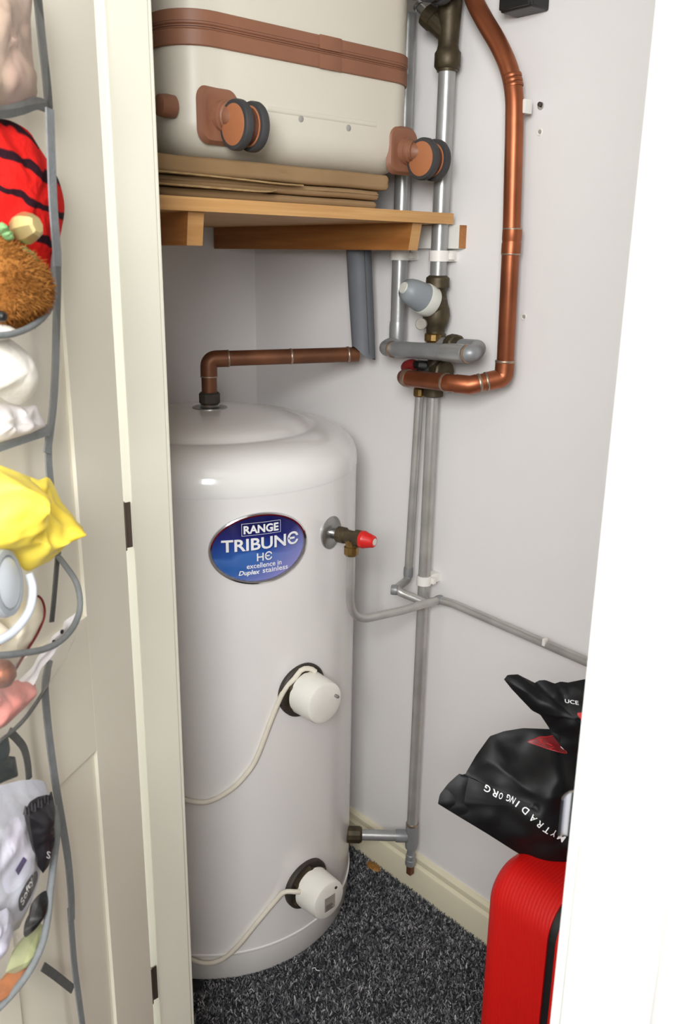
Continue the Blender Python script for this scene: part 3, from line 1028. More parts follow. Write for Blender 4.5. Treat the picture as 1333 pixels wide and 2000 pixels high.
# brass valve group behind the copper crossing
vb = V(UX + .002, PY, at(850, 730, 'y', PY).z)
t = thing('isolating_valve', tuple(vb + V(0, 0, -.04)), 'dark brass valve with red handle behind the copper crossing', 'valve')
obj('body', MB().lathe([(.0125, -.042), (.0175, -.040), (.0175, -.024), (.0145, -.022), (.0165, .0), (.0165, .02), (.0135, .024), (.0135, .06)], vb, V(0, 0, 1), 20), 'brass_dark', t)
obj('side_body', MB().lathe([(.017, -.002), (.017, .02), (.0195, .022), (.0195, .034), (.016, .036)], vb + V(0, 0, .004), V(.9, -.25, .1), 12), 'brass_dark', t, smooth=25)
obj('bonnet', MB().lathe([(.0165, .0), (.0165, .018), (.0135, .020), (.0135, .030)], vb + V(-.012, -.008, .006), V(-.55, -.75, .1), 20), 'black_plastic', t)
hp = at(800, 716, 'y', PY - .03)
obj('lever', MB().tube(curve([vb + V(-.012, -.030, .016), at(826, 714, 'y', PY - .036), at(812, 712, 'y', PY - .034)], 10), [.008] * 10, 10), 'black_plastic', t)
obj('handle', MB().tube(curve([at(815, 712, 'y', PY - .034), at(800, 714, 'y', PY - .03), at(789, 720, 'y', PY - .026)], 10), [.0078, .0095, .0105, .011, .011, .011, .0108, .0102, .009, .006], 12), 'red_dull', t)
nut(t, a0 + V(0, 0, .004), V(0, 0, 1), .0115, .016, 'brass')
nut(t, b0 + V(0, 0, .008), V(0, 0, 1), .0170, .022, 'brass_dark')
obj('side_tube', MB().tube(fillet([a0 + V(0, 0, .006), a0 + V(.002, 0, .035), vb + V(-.01, 0, .004)], .012), .009, 12), 'brass_dark', t)


# ---- clips, plugs, box on the wall
def clip(u, v, r, label, yy=PY, xx=None, hgt=.018):
    p = at(u, v, 'y', yy)
    if xx is not None:
        p.x = xx
    t = thing('pipe_clip', (p.x, 0, p.z), label, 'pipe clip', 'white plastic pipe clips on the wall')
    m = MB().lathe([(r + .0002, -hgt / 2), (r + .0028, -hgt / 2), (r + .0028, hgt / 2), (r + .0002, hgt / 2)], p, V(0, 0, 1), 28, caps=False)
    obj('band', m, 'clip_white', t, smooth=20)
    obj('foot', MB().box((p.x - r * .8, p.y + r, p.z - hgt / 2), (p.x + r * .8, 0, p.z + hgt / 2), .001), 'clip_white', t, smooth=20)
    obj('tail', MB().box((p.x + r * .6, p.y + r - .006, p.z - hgt / 2 + .003), (p.x + r + .008, p.y + r + .002, p.z + hgt / 2 - .003), .001), 'clip_white', t, smooth=20)


clip(858, 500, .0145, 'white clip on the thick riser just under the shelf end', xx=UX)
clip(781, 498, .0145, 'white clip on the grey branch pipe under the shelf bearer', xx=GX)
pm = at(833, 1134, 'y', PY)
clip(833, 1134, .0115, 'white clip on the lower riser above the discharge pipe', xx=lerp(b1.x, b0.x, (pm.z - b1.z) / (b0.z - b1.z)))
pc = at(1004, 209, 'y', PY - .002)
t = thing('pipe_clip', (pc.x, 0, pc.z), 'square white saddle clip holding the bright copper pipe', 'pipe clip', 'white plastic pipe clips on the wall')
obj('stem', MB().box((pc.x - .006, -.0170, pc.z - .006), (pc.x + .006, -.0005, pc.z + .006), .001), 'clip_white', t, smooth=20)
obj('cheek', MB().box((pc.x + .0145, -.036, pc.z - .010), (pc.x + .020, -.020, pc.z + .010), .001), 'clip_white', t, smooth=20)
obj('cheek', MB().box((pc.x - .020, -.036, pc.z - .010), (pc.x - .0145, -.020, pc.z + .010), .001), 'clip_white', t, smooth=20)
obj('base', MB().box((pc.x - .019, -.0205, pc.z - .0095), (pc.x + .019, -.0165, pc.z + .0095), .001), 'clip_white', t, smooth=20)
for u, v, lb, mm in ((1057, 207, 'dark screw left in the wall beside the saddle clip', 'steel'), (1055, 258, 'pale wall plug below the dark screw', 'plug_grey'), (1024, 619, 'pale wall plug right of the copper pipe lower run', 'plug_grey')):
    p = at(u, v, 'y', 0)
    m = MB().lathe([(.0058, -.004), (.0058, .0008), (.0045, .0015), (.0032, .0008), (.0030, -.003)], p, V(0, -1, 0), 14)
    t = thing('wall_plug', tuple(p), lb, 'wall plug')
    obj('collar', m, 'clip_white' if mm != 'steel' else 'plug_grey', t)
    obj('screw' if mm == 'steel' else 'socket', MB().lathe([(.0035, -.004), (.0035, .006 if mm == 'steel' else .0012), (.001, .007 if mm == 'steel' else .0012)], p + V(.001, 0, .001), V(0, -1, .2), 10), 'rubber_dark' if mm == 'steel' else 'plug_grey', t)
t = thing('junction_box', (.725, -.02, 1.695), 'black box on the wall at the top edge of the picture', 'electrical box')
obj('housing', MB().box((.694, -.042, 1.686), (.754, 0, 1.80), .003), 'black_plastic', t, smooth=20)
obj('cover', MB().box((.696, -.048, 1.688), (.752, -.041, 1.798), .002), 'black_plastic', t, smooth=20)
p = at(731, 1692, 'z', .006)
m = MB().pillow([p + V(-.02, .004, 0), p + V(-.004, .010, 0), p + V(.016, .006, .0), p + V(.02, -.006, 0), p + V(.0, -.013, 0), p + V(-.016, -.008, 0)], V(0, 0, 1), .003, .002, 5, .002, 90)
tag(obj('scrap', m, 'scrap_orange'), 'small orange brown scrap on the carpet by the skirting', 'scrap')
p = at(617, 1893, 'z', .009)
tag(obj('thread', MB().tube(curve([p + V(-.006, -.004, 0), p + V(-.002, .0, .002), p + V(.003, -.001, .001), p + V(.008, .004, 0)], 12), .0007, 6), 'print_white'), 'tiny white thread lying on the carpet', 'thread')

# ================================================================== SHELF
SX, SZ0, SZ1 = .607, 1.3835, 1.4010


def shelf():
    t = thing('shelf', (.3, -.34, 1.335), 'pine shelf on wooden bearers above the cylinder', 'shelf')
    # board notched round the two grey pipes and the lagging
    lx, ly = l0.x, l0.y
    pts = [(.004, -.664), (SX, -.664), (SX, -.026), (UX + .018, -.024), (UX + .018, PY - .019), (UX - .018, PY - .019), (UX - .018, -.004),
           (GX + .018, -.004), (GX + .018, PY - .019), (GX - .018, PY - .019), (GX - .018, -.004),
           (lx + .028, -.004), (lx + .028, ly - .028), (lx - .028, ly - .028), (lx - .028, -.004), (.004, -.004)]
    obj('board', MB().prism([V(x, y, SZ0) for x, y in pts], V(0, 0, SZ1 - SZ0)), 'shelf_wood', t, smooth=20)

    def bearer(y0, y1, x1, slant):
        z0, z1 = 1.340, SZ0
        m = MB().prism([V(.004, y0, z0), V(x1 - slant, y0, z0), V(x1, y0, z1), V(.004, y0, z1)], V(0, y1 - y0, 0))
        obj('bearer', m, 'bearer_wood', t, smooth=20)
        m = MB().prism([V(x1 - slant, y0, z0), V(x1 - slant + .0006, y0, z0), V(x1 + .0006, y0, z1 - .0004), V(x1, y0, z1 - .0004)], V(0, y1 - y0, 0))
        obj('end_grain', m, 'wood_pine', t, smooth=20)
    bearer(-.110, -.088, .592, .008)
    bearer(-.540, -.515, .590, .006)
    x1 = at(897, 470, 'y', -.018).x
    obj('wall_batten', MB().box((.46, -.018, 1.344), (x1, -.0004, SZ0 - .0005), .0008), 'clip_white', t, smooth=20)
    obj('end_grain', MB().box((x1 - .0002, -.0178, 1.3445), (x1 + .0008, -.0006, SZ0 - .001)), 'bearer_wood', t, smooth=30)


shelf()

# ---- flattened cardboard boxes lying on the shelf
def carton(z0, z1, yl, yr, xf, label, seed):
    """flattened box: a slab with a folded, slightly uneven front edge"""
    t = thing('cardboard_box', (xf - .25, (yl + yr) / 2, z0), label, 'cardboard box', 'flattened cardboard boxes on the shelf')
    h = (z1 - z0) / 2; zc = (z0 + z1) / 2; rad = min(h, .006)
    K = 60
    vs = []; fs = []
    n = None
    for k in range(K + 6):
        if k < K:
            y = lerp(yl, yr - .008, k / (K - 1)); sc = 1.0; dx = 0
        else:
            q = (k - K + 1) / 6 * math.pi / 2
            y = yr - .008 + .008 * math.sin(q); sc = max(.12, math.cos(q)) ** .6; dx = -.006 * (1 - math.cos(q))
        wob = .0007 * noise.noise(V(y * 14, 3.3, 0))
        fx = xf + dx + .0035 * noise.noise(V(y * 11, seed * 3.7, 1)) + .0010 * noise.noise(V(y * 60, seed * 1.3, 4))
        sec = [(xf - .5, h), (xf - .2, h), (fx - rad - .012, h)] + [(fx - rad + rad * math.sin(a), (h - rad) + rad * math.cos(a)) for a in [math.pi / 2 * i / 4 for i in range(5)]]
        mid = .0012 * noise.noise(V(y * 25, seed * 2.2, 8))
        sec += [(fx - .0012 + mid, 0)]
        sec += [(a, -b) for a, b in reversed(sec[:-1])]
        n = len(sec)
        vs += [V(a, y, zc + b * sc + wob) for a, b in sec]
    for k in range(K + 5):
        for i in range(n):
            j = (i + 1) % n
            fs.append((k * n + i, k * n + j, (k + 1) * n + j, (k + 1) * n + i))
    fs.append(tuple(range(n))); fs.append(tuple((K + 5) * n + i for i in range(n))[::-1])
    obj('sheet', MB().add(vs, fs), 'cardboard', t, smooth=35)


carton(1.4018, 1.4138, -.645, -.178, .580, 'lowest flattened brown box directly on the shelf', 1)
carton(1.4150, 1.4292, -.645, -.176, .583, 'torn flattened brown box in the middle of the stack', 2)
carton(1.4304, 1.4538, -.645, -.160, .588, 'thick flattened brown box under the cream suitcase', 3)
# torn flap poking out of the middle box
m = MB().ribbon(curve([V(.590, -.64, 1.4312), V(.592, -.52, 1.4296), V(.591, -.43, 1.4278), V(.592, -.395, 1.4268), V(.588, -.345, 1.4272)], 40), [.014 + .003 * noise.noise(V(i * .5, 1, 2)) for i in range(40)], V(1, 0, 0), .0022)
tag(obj('cardboard_flap', m, 'cardboard_edge'), 'torn brown cardboard flap sticking out between the boxes', 'cardboard')
m = MB().ribbon(curve([V(.590, -.64, 1.4165), V(.592, -.50, 1.4150), V(.593, -.42, 1.4148), V(.588, -.395, 1.4180)], 40), [.012 + .003 * noise.noise(V(i * .5, 4, 2)) for i in range(40)], V(1, 0, 0), .0024)
tag(obj('cardboard_flap', m, 'cardboard_edge'), 'lower thin cardboard flap near the hinge side lining', 'cardboard')


# ================================================================== CREAM SUITCASE
def cream_case():
    x0, x1, y0, y1, z0, z1 = .012, .572, -.532, -.086, 1.4555, 1.772
    zc = 1.6135
    t = thing('suitcase', ((x0 + x1) / 2, (y0 + y1) / 2, z0), 'cream hard suitcase with tan trim lying on the cardboard', 'suitcase')
    cx, cy = (x0 + x1) / 2, (y0 + y1) / 2
    w, h = (x1 - x0) / 2, (y1 - y0) / 2
    f = lambda u, v, a: V(cx + u, cy + v, a)
    obj('lower_shell', MB().shell(f, w, h, .055, zc - .018, z0, .045), 'case_cream', t)
    obj('upper_shell', MB().shell(f, w, h, .055, zc + .018, z1, .045), 'case_cream', t)

    def band(name, za, zb, out, mt):
        lo = rrect(w + out, h + out, .055 + out, 10)
        li = rrect(w - .004, h - .004, .052, 10)
        n = len(lo)
        b = min(.0012, (zb - za) / 3)
        lo2 = rrect(w + out - b, h + out - b, .055 + out - b, 10)
        vs = [f(u, v, za) for u, v in li] + [f(u, v, za) for u, v in lo2] + [f(u, v, za + b) for u, v in lo] + [f(u, v, zb - b) for u, v in lo] + [f(u, v, zb) for u, v in lo2] + [f(u, v, zb) for u, v in li]
        fs = [(k * n + i, k * n + (i + 1) % n, (k + 1) * n + (i + 1) % n, (k + 1) * n + i) for k in range(5) for i in range(n)]
        return obj(name, MB().add(vs, fs), mt, t)
    band('lower_band', zc - .0215, zc - .0015, .0040, 'case_tan')
    band('upper_band', zc + .0040, zc + .0215, .0040, 'case_tan')
    zp = band('zip', zc - .0018, zc + .0042, .0028, 'case_tan')
    band('zip_seam', zc + .0002, zc + .0020, .0032, 'zip_dark')
    band('stitching', zc + .0070, zc + .0078, .0042, 'zip_dark')
    # leather joint on the band
    for za in (-.0222, .0034):
        obj('band_joint', MB().box((x1 + .003, -.300, zc + za), (x1 + .0056, -.258, zc + za + .0188), .0008), 'case_tan', t)
    # wheels
    def wheel(yc, zc_, ys, lower, yw):
        # moulded corner plate
        pl = rrect(.034, .037, .018, 6)
        m = MB()
        K = 5
        vs = []
        for k in range(K):
            s_ = 1 - .13 * k
            off = (-.004, .0030, .0036, .0024, .0016)[k]
            for u, v in pl:
                vs.append(V(x1 + off, yc + u * s_, zc_ + v * s_))
        n = len(pl)
        fs = [(k * n + i, k * n + (i + 1) % n, (k + 1) * n + (i + 1) % n, (k + 1) * n + i) for k in range(K - 1) for i in range(n)]
        fs.append(tuple((K - 1) * n + i for i in range(n)))
        m.add(vs, fs)
        pz = obj('wheel_plate', m, 'case_tan', t)
        wc = V(x1 + .034, yw, zc_ - .014)
        o = V(x1 - .004, yc + .006, zc_)
        ax = V(1, .25, -.06).normalized()
        obj('swivel', MB().lathe([(.021, .0), (.021, .009), (.0185, .010), (.0185, .014), (.0165, .016), (.0165, .021)], o, ax, 28), 'case_tan', pz)
        obj('fork', MB().tube(curve([o + ax * .012, wc + V(-.012, .010, .010), wc + V(0, .018, 0)], 12), [.015, .015, .015, .015, .0145, .014, .013, .0125, .012, .0115, .011, .010], 14), 'case_tan', pz)
        obj('axle', MB().lathe([(.024, .011), (.024, .027)], wc, V(0, 1, 0), 28), 'zip_dark', pz)
        for a in (0, .026):
            obj('tyre', MB().lathe([(.0265, a), (.0310, a + .0005), (.0322, a + .003), (.0322, a + .0105), (.0310, a + .0125), (.0262, a + .013)], wc, V(0, 1, 0), 40), 'tyre', pz)
            obj('hub_cap', MB().lathe([(.001, a - .0012), (.022, a - .0010), (.0262, a - .0002), (.0270, a + .002), (.0270, a + .012), (.0255, a + .0128), (.001, a + .0128)], wc, V(0, 1, 0), 40), 'case_tan_light', pz)
    pw = at(455, 243, 'x', x1 + .034)
    wheel(-.474, pw.z + .014, 0, True, pw.y)
    pw2 = at(822, 310, 'x', x1 + .034)
    wheel(-.118, pw2.z + .014, 0, True, pw2.y)
    wheel(-.118, 2 * zc - pw2.z + .006, 0, False, pw2.y)
    wheel(-.474, 2 * zc - pw2.z + .006, 0, False, pw.y)
    for u, v in ((588, 232), (681, 250)):
        p = at(u, v, 'x', x1)
        obj('rivet', MB().lathe([(.0048, -.001), (.0048, .0006), (.004, .0012), (.001, .0012)], p, V(1, 0, 0), 18), 'dot_grey', t)
    a = at(522, 212, 'x', x1); b = at(735, 252, 'x', x1); b.z = a.z
    obj('grip_ridge', MB().tube([a + V(-.004, 0, 0), lerp(a, b, .5) + V(-.004, 0, 0), b + V(-.004, 0, 0)], .0058, 12), 'case_cream', t)
    p = at(318, 206, 'y', y0 - .012)
    obj('side_foot', MB().lathe([(.0145, .0), (.0150, .012), (.0135, .022), (.010, .024), (.001, .024)], V(p.x, y0 + .004, p.z), V(0, -1, 0), 24), 'case_tan', t)


cream_case()


# ================================================================== RED SUITCASE
def red_case():
    x0, x1, y0, y1, z0, z1 = 1.052, 1.275, -.408, -.045, .045, .560
    xc = (x0 + x1) / 2
    t = thing('suitcase', (xc, (y0 + y1) / 2, 0), 'red ridged hard suitcase standing behind the latch side lining', 'suitcase')
    cy, cz_ = (y0 + y1) / 2, (z0 + z1) / 2
    w, h = (y1 - y0) / 2, (z1 - z0) / 2
    f = lambda u, v, a: V(a, cy + u, cz_ + v)
    obj('left_shell', MB().shell(f, w, h, .05, xc - .006, x0, .03, 10), 'case_red', t)
    obj('right_shell', MB().shell(f, w, h, .05, xc + .006, x1, .03, 10), 'case_red', t)
    obj('zip', MB().shell(f, w - .003, h - .003, .047, xc - .0065, xc + .0065, .001, 10), 'black_plastic', t)
    for a in (-1, 1):
        for b in (-1, 1):
            p = V(xc + a * .07, cy + b * .13, .022)
            obj('wheel', MB().lathe([(.016, -.009), (.021, -.007), (.021, .007), (.016, .009)], p, V(0, 1, 0), 20), 'tyre', t)
            obj('wheel_housing', MB().lathe([(.014, .010), (.018, .022), (.022, .032)], V(p.x, p.y, 0) + V(0, 0, .014), V(0, 0, 1), 20), 'black_plastic', t)


red_case()


# ================================================================== BLACK MAILING BAGS
def word_on(bvh, nrm, body, o, xd, yd, wdt, hgt, lift=.0009, bold=0.0, bend=None):
    v, f, a = text_mesh(body, bold)
    vs = []
    for x, y in v:
        p = o + xd * (x * wdt) + yd * (y * hgt)
        if bend:
            p = p + bend(x)
        h = bvh.ray_cast(p + nrm * .2, -nrm)
        vs.append((h[0] if h[0] is not None else p) + nrm * lift)
    return MB().add(vs, f)


def conform(bvh, nrm, pts, lift=.0009):
    o = []
    for p in pts:
        h = bvh.ray_cast(p + nrm * .2, -nrm)
        o.append((h[0] if h[0] is not None else p) + nrm * lift)
    return o


def bags():
    nrm = V(.68, -.66, .32).normalized()
    p0 = at(1010, 1560, 'y', -.335)
    A = lambda u, v: atp(u, v, p0, nrm)
    px = [(856, 1570), (859, 1552), (876, 1530), (897, 1511), (908, 1514), (930, 1476), (957, 1438), (985, 1428), (1022, 1422), (1075, 1424), (1130, 1440), (1160, 1490), (1170, 1600), (1165, 1690), (1120, 1716), (1098, 1708), (1050, 1688), (1005, 1662), (950, 1627), (900, 1597)]
    out = [A(u, v) for u, v in px]
    m = MB().pillow(out, nrm, .035, .020, 26, .016, 16, 4, 2.2, False, 140, fold=.55)
    bv = BVHTree.FromPolygons(m.v, m.f)
    b = tag(obj('mailing_bag', m, 'bag_black', smooth=60), 'crumpled black mailing bag with white lettering lying on the red suitcase', 'bag')
    # upside-down white lettering, letter by letter along the fold
    word = [('M', 1085, 1617, -27), ('Y', 1067, 1604, -33), ('T', 1053, 1591, -36), ('R', 1042, 1582, -38), ('A', 1029, 1577, -34), ('D', 1016, 1565, -30), ('I', 1005, 1555, -26), ('N', 996, 1550, -22), ('G', 987, 1549, -18), ('O', 974, 1545, -14), ('R', 963, 1542, -16), ('G', 948, 1537, -24)]
    word = [('M', 1086, 1619), ('Y', 1070, 1607), ('T', 1056, 1600), ('R', 1042, 1589), ('A', 1030, 1579), ('D', 1017, 1566), ('I', 1004, 1557), ('N', 996, 1551), ('G', 988, 1548), ('O', 974, 1545), ('R', 963, 1541), ('G', 950, 1535)]
    for i, (ch, u, v) in enumerate(word):
        a = word[max(i - 1, 0)]; c = word[min(i + 1, len(word) - 1)]
        xd = A(c[1], c[2]) - A(a[1], a[2])
        xd = xd.normalized()
        yd = nrm.cross(xd).normalized()
        hgt = .0090; wdt = {'M': .0098, 'I': .0016, 'T': .0076}.get(ch, .0074)
        if 6 < i < 10:
            wdt *= .65
        o = A(u, v) - xd * wdt / 2 - yd * hgt / 2
        obj('lettering', word_on(bv, nrm, ch, o, xd, yd, wdt, hgt, bold=.012), 'print_white', b, smooth=0)
    # red badge print on the upper fold
    bad = [(1030, 1447), (1044, 1441), (1052, 1437), (1066, 1436), (1080, 1434), (1086, 1442), (1094, 1452), (1102, 1464), (1094, 1463), (1080, 1459), (1066, 1456), (1048, 1452)]
    P = closed_curve([A(u, v) for u, v in bad], 40, True)
    c = sum(P, Vector()) / len(P)
    rings = [[c + (p - c) * (k / 6) for p in P] for k in range(1, 7)]
    vs = conform(bv, nrm, [c] + [p for r_ in rings for p in r_], .0012)
    fs = [(0, 1 + i, 1 + (i + 1) % 40) for i in range(40)] + [(1 + k * 40 + i, 1 + (k + 1) * 40 + i, 1 + (k + 1) * 40 + (i + 1) % 40, 1 + k * 40 + (i + 1) % 40) for k in range(5) for i in range(40)]
    mt = mat('print_dark_red', (120, 22, 28), .35, var=.25, vscale=60)
    obj('printed_badge', MB().add(vs, fs), 'print_dark_red', b)
    obj('badge_outline', MB().tube(conform(bv, nrm, P, .0016), .0005, 5, closed=True), 'print_red', b)
    for (u1, v1), (u2, v2) in (((1050, 1441), (1062, 1450)), ((1058, 1439), (1052, 1450)), ((1064, 1446), (1074, 1450)), ((1068, 1456), (1076, 1452)), ((1090, 1452), (1096, 1457)), ((1093, 1449), (1096, 1457))):
        q = [A(lerp(u1, u2, k / 5), lerp(v1, v2, k / 5)) for k in range(6)]
        obj('badge_line', MB().tube(conform(bv, nrm, q, .0018), .0006, 5), 'print_red' if u1 < 1085 else 'print_white', b)
    # upper bag
    p1 = p0 + nrm * .046
    A2 = lambda u, v: atp(u, v, p1, nrm)
    px = [(985, 1327), (992, 1318), (1012, 1317), (1028, 1325), (1046, 1334), (1052, 1329), (1066, 1328), (1084, 1335), (1096, 1331), (1110, 1333), (1150, 1325), (1200, 1350), (1205, 1450), (1190, 1520), (1130, 1482), (1100, 1462), (1080, 1436), (1072, 1420), (1056, 1396), (1040, 1388), (1018, 1365), (1000, 1346)]
    out = [A2(u, v) for u, v in px]
    m = MB().pillow(out, nrm, .020, .014, 22, .011, 22, 9, 2.0, False, 130, ctr=A2(1120, 1400), fold=.5)
    bv = BVHTree.FromPolygons(m.v, m.f)
    b = tag(obj('mailing_bag', m, 'bag_black', smooth=60), 'smaller black mailing bag with upturned corner above the lettered bag', 'bag')
    xd = (A2(1125, 1368) - A2(1100, 1366)).normalized(); yd = nrm.cross(xd).normalized()
    obj('lettering', word_on(bv, nrm, 'UCE', A2(1100, 1369), xd, yd, .0155, .0045, bold=.01), 'print_white', b, smooth=0)
    bad = [(1120, 1385), (1150, 1385), (1170, 1410), (1150, 1425), (1133, 1410), (1126, 1398)]
    P = closed_curve([A2(u, v) for u, v in bad], 32, True)
    c = sum(P, Vector()) / len(P)
    rings = [[c + (p - c) * (k / 5) for p in P] for k in range(1, 6)]
    vs = conform(bv, nrm, [c] + [p for r_ in rings for p in r_], .0012)
    fs = [(0, 1 + i, 1 + (i + 1) % 32) for i in range(32)] + [(1 + k * 32 + i, 1 + (k + 1) * 32 + i, 1 + (k + 1) * 32 + (i + 1) % 32, 1 + k * 32 + (i + 1) % 32) for k in range(4) for i in range(32)]
    obj('printed_badge', MB().add(vs, fs), 'print_red', b)


bags()


# ================================================================== DOOR ORGANISER
def A(u, v, off):
    return atp(u, v, D0 + dn * off, dn)


def organiser():
    t = thing('door_organiser', tuple(L(.19, .01, .45)), 'grey strapped clear pocket organiser hanging on the open door', 'organiser')

    def strap(name, px, off, wd, mt='strap', n=40):
        offs = off if isinstance(off, list) else [off] * len(px)
        P = curve([A(u, v, o) for (u, v), o in zip(px, offs)], n)
        # the band lies flat against the door
        wdir = [((P[min(i + 1, n - 1)] - P[max(i - 1, 0)]).cross(dn)).normalized() for i in range(n)]
        return obj(name, MB().ribbon(P, wd, wdir, .0016), mt, t)
    strap('side_strap', [(68, -60), (74, 0), (82, 80), (91, 160), (96, 220)], .030, .0105, 'strap_dark')
    strap('side_strap', [(97, 212), (100, 300), (104, 400), (110, 480), (112, 520)], .052, .0105)
    strap('side_strap', [(112, 490), (112, 560), (110, 640), (108, 720), (104, 790), (97, 850), (92, 885)], .030, .0098)
    strap('side_strap', [(95, 850), (95, 900), (100, 960), (108, 1040), (113, 1085)], .028, .0092)
    strap('side_strap', [(113, 1080), (108, 1140), (104, 1185), (101, 1215)], .026, .0062, 'strap_dark')
    strap('side_strap', [(97, 1290), (88, 1335), (92, 1400), (100, 1470), (110, 1540), (122, 1610), (133, 1680), (139, 1750), (140, 1800)], .024, .0098)
    strap('side_strap', [(137, 1770), (141, 1830), (146, 1890), (154, 1950), (162, 2010), (170, 2080)], .022, .0086)
    strap('cross_strap', [(-80, 214), (0, 219), (40, 212), (70, 202), (92, 208)], .034, .0098, 'strap_dark')
    strap('cross_strap', [(-80, 900), (0, 870), (30, 860), (60, 850), (96, 839)], .036, .0102)
    strap('cross_strap', [(84, 1888), (108, 1905), (142, 1932)], .020, .0088, 'strap_dark')
    strap('loop_strap', [(18, 1428), (34, 1444), (47, 1462), (54, 1490), (57, 1522)], .030, .0075, 'strap_dark')
    strap('cross_strap', [(-60, 1960), (0, 1945), (30, 1918), (60, 1890)], .034, .012, 'strap_dark')

    def rim(px, offs, r, mt='strap', n=50):
        P = curve([A(u, v, o) for (u, v), o in zip(px, offs)], n)
        return obj('pocket_rim', MB().tube(P, r, 10), mt, t)
    rim([(108, 488), (104, 530), (106, 575), (96, 605), (70, 632), (35, 649), (0, 655), (-60, 655)], [.034, .040, .05, .062, .074, .082, .086, .086], .0026)
    rim([(112, 1085), (128, 1105), (148, 1135), (156, 1165), (155, 1195), (142, 1226), (118, 1252), (86, 1268), (40, 1276), (0, 1280), (-60, 1282)], [.028, .034, .044, .05, .055, .062, .07, .076, .082, .086, .086], .0029)

    # clear pocket fronts
    def film(px, offs, n=36):
        P = curve([A(u, v, o) for (u, v), o in zip(px, offs)], n)
        return P

    def sheet(top, bot, name='pocket_front'):
        K = 14; n = len(top)
        vs = []
        for k in range(K):
            s_ = k / (K - 1)
            for i in range(n):
                p = top[i].lerp(bot[i], s_)
                p = p + dn * (.008 * math.sin(math.pi * s_) + .003 * noise.noise(p * 60))
                vs.append(p)
        fs = [(k * n + i, k * n + i + 1, (k + 1) * n + i + 1, (k + 1) * n + i) for k in range(K - 1) for i in range(n - 1)]
        return obj(name, MB().add(vs, fs), 'clear_film', t)
    sheet(film([(66, -20), (30, -20), (0, -20), (-60, -20)], [.034, .05, .06, .06]), film([(90, 200), (60, 205), (0, 216), (-60, 216)], [.034, .05, .06, .06]))
    sheet(film([(107, 575), (96, 605), (70, 632), (35, 649), (0, 655), (-60, 655)], [.034, .062, .074, .082, .086, .086]), film([(98, 840), (85, 843), (60, 850), (35, 858), (0, 868), (-60, 880)], [.034, .045, .06, .07, .07, .07]))
    sheet(film([(155, 1195), (142, 1226), (118, 1252), (86, 1268), (40, 1276), (-60, 1282)], [.055, .062, .07, .076, .082, .086]), film([(90, 1335), (78, 1360), (50, 1400), (20, 1430), (0, 1447), (-60, 1490)], [.03, .05, .06, .065, .07, .07]))
    rim([(98, 1290), (92, 1335), (78, 1362), (50, 1402), (20, 1432), (0, 1447), (-60, 1490)], [.028, .034, .05, .058, .062, .066, .066], .0018, 'strap_dark')
    # big lower pocket: clear front with grey binding
    rim([(106, 1575), (112, 1620), (104, 1690), (98, 1740), (92, 1800), (80, 1850), (55, 1900), (20, 1945), (-20, 1985)], [.032, .045, .06, .066, .07, .07, .066, .06, .05], .0034)
    sheet(film([(104, 1580), (60, 1560), (0, 1545), (-60, 1545)], [.04, .068, .078, .078]), film([(60, 1900), (40, 1925), (0, 1965), (-60, 1990)], [.05, .06, .06, .06]))


organiser()


# ---- what the pockets hold
def soft(name, px, off, mt, label, cat, tf=.02, tb=.012, amp=.0, scale=60, seed=1, smooth=True, fold=None, rings=10, power=2.2):
    out = [A(u, v, off) for u, v in px]
    o = tag(obj(name, MB().pillow(out, dn, tf, tb, rings, amp, scale, seed, power, smooth, 72, fold=fold), mt, smooth=60), label, cat)
    return o


def part_soft(name, parent, px, off, mt, tf=.01, tb=.006, amp=0.0, scale=60, seed=1, smooth=True, fold=None):
    out = [A(u, v, off) for u, v in px]
    return obj(name, MB().pillow(out, dn, tf, tb, 8, amp, scale, seed, 2.2, smooth, 48, fold=fold), mt, parent, smooth=60)


soft('bagged_cloth', [(-60, -40), (56, -40), (60, 40), (64, 110), (72, 170), (70, 190), (35, 204), (-20, 206), (-60, 200)], .030, 'mauve_cloth',
     'dusky pink cloth in the clear top pocket of the organiser', 'cloth', .014, .012, .006, 40, 2, True, .5)
b = soft('plush_toy', [(-60, 240), (0, 232), (30, 240), (58, 258), (74, 284), (96, 318), (114, 350), (124, 385), (126, 415), (120, 450), (112, 490), (98, 530), (88, 546), (60, 520), (20, 500), (-60, 490)], .022, 'red_plush',
         'red plush toy with wavy black stripes squeezed behind the strap', 'plush toy', .022, .014, .004, 60, 3)
b = soft('plush_toy', [(-70, 470), (-20, 452), (10, 462), (38, 482), (62, 508), (80, 540), (85, 575), (78, 608), (55, 632), (20, 644), (-30, 648), (-80, 640)], .050, 'brown_fur',
         'brown furry toy with white muzzle and a gold bell', 'plush toy', .030, .018, .0022, 160, 4, True, None, 16, 2.8)
fm = MB()
fr = random.Random(5)
for q in b.data.polygons:
    c_ = Vector(q.center) + b.location
    if q.area < 1e-8 or (c_ - A(10, 560, .050)).dot(dn) < -.004:
        continue
    qn = q.normal if q.normal.dot(c_ - A(10, 560, .040)) > 0 else -q.normal
    for _ in range(5):
        e_ = Vector((fr.uniform(-1, 1), fr.uniform(-1, 1), fr.uniform(-1, 1))) * .0022
        n_ = (qn + Vector((fr.uniform(-.6, .6), fr.uniform(-.6, .6), fr.uniform(-.9, .2)))).normalized()
        s_ = n_.cross(Vector((fr.uniform(-1, 1), fr.uniform(-1, 1), fr.uniform(-1, 1)))).normalized() * .0005
        fm.add([c_ + e_ - s_, c_ + e_ + s_, c_ + e_ + n_ * fr.uniform(.003, .006)], [(0, 1, 2)])
obj('fur', fm, 'brown_fur', b, smooth=0)
p = A(4, 618, .083)
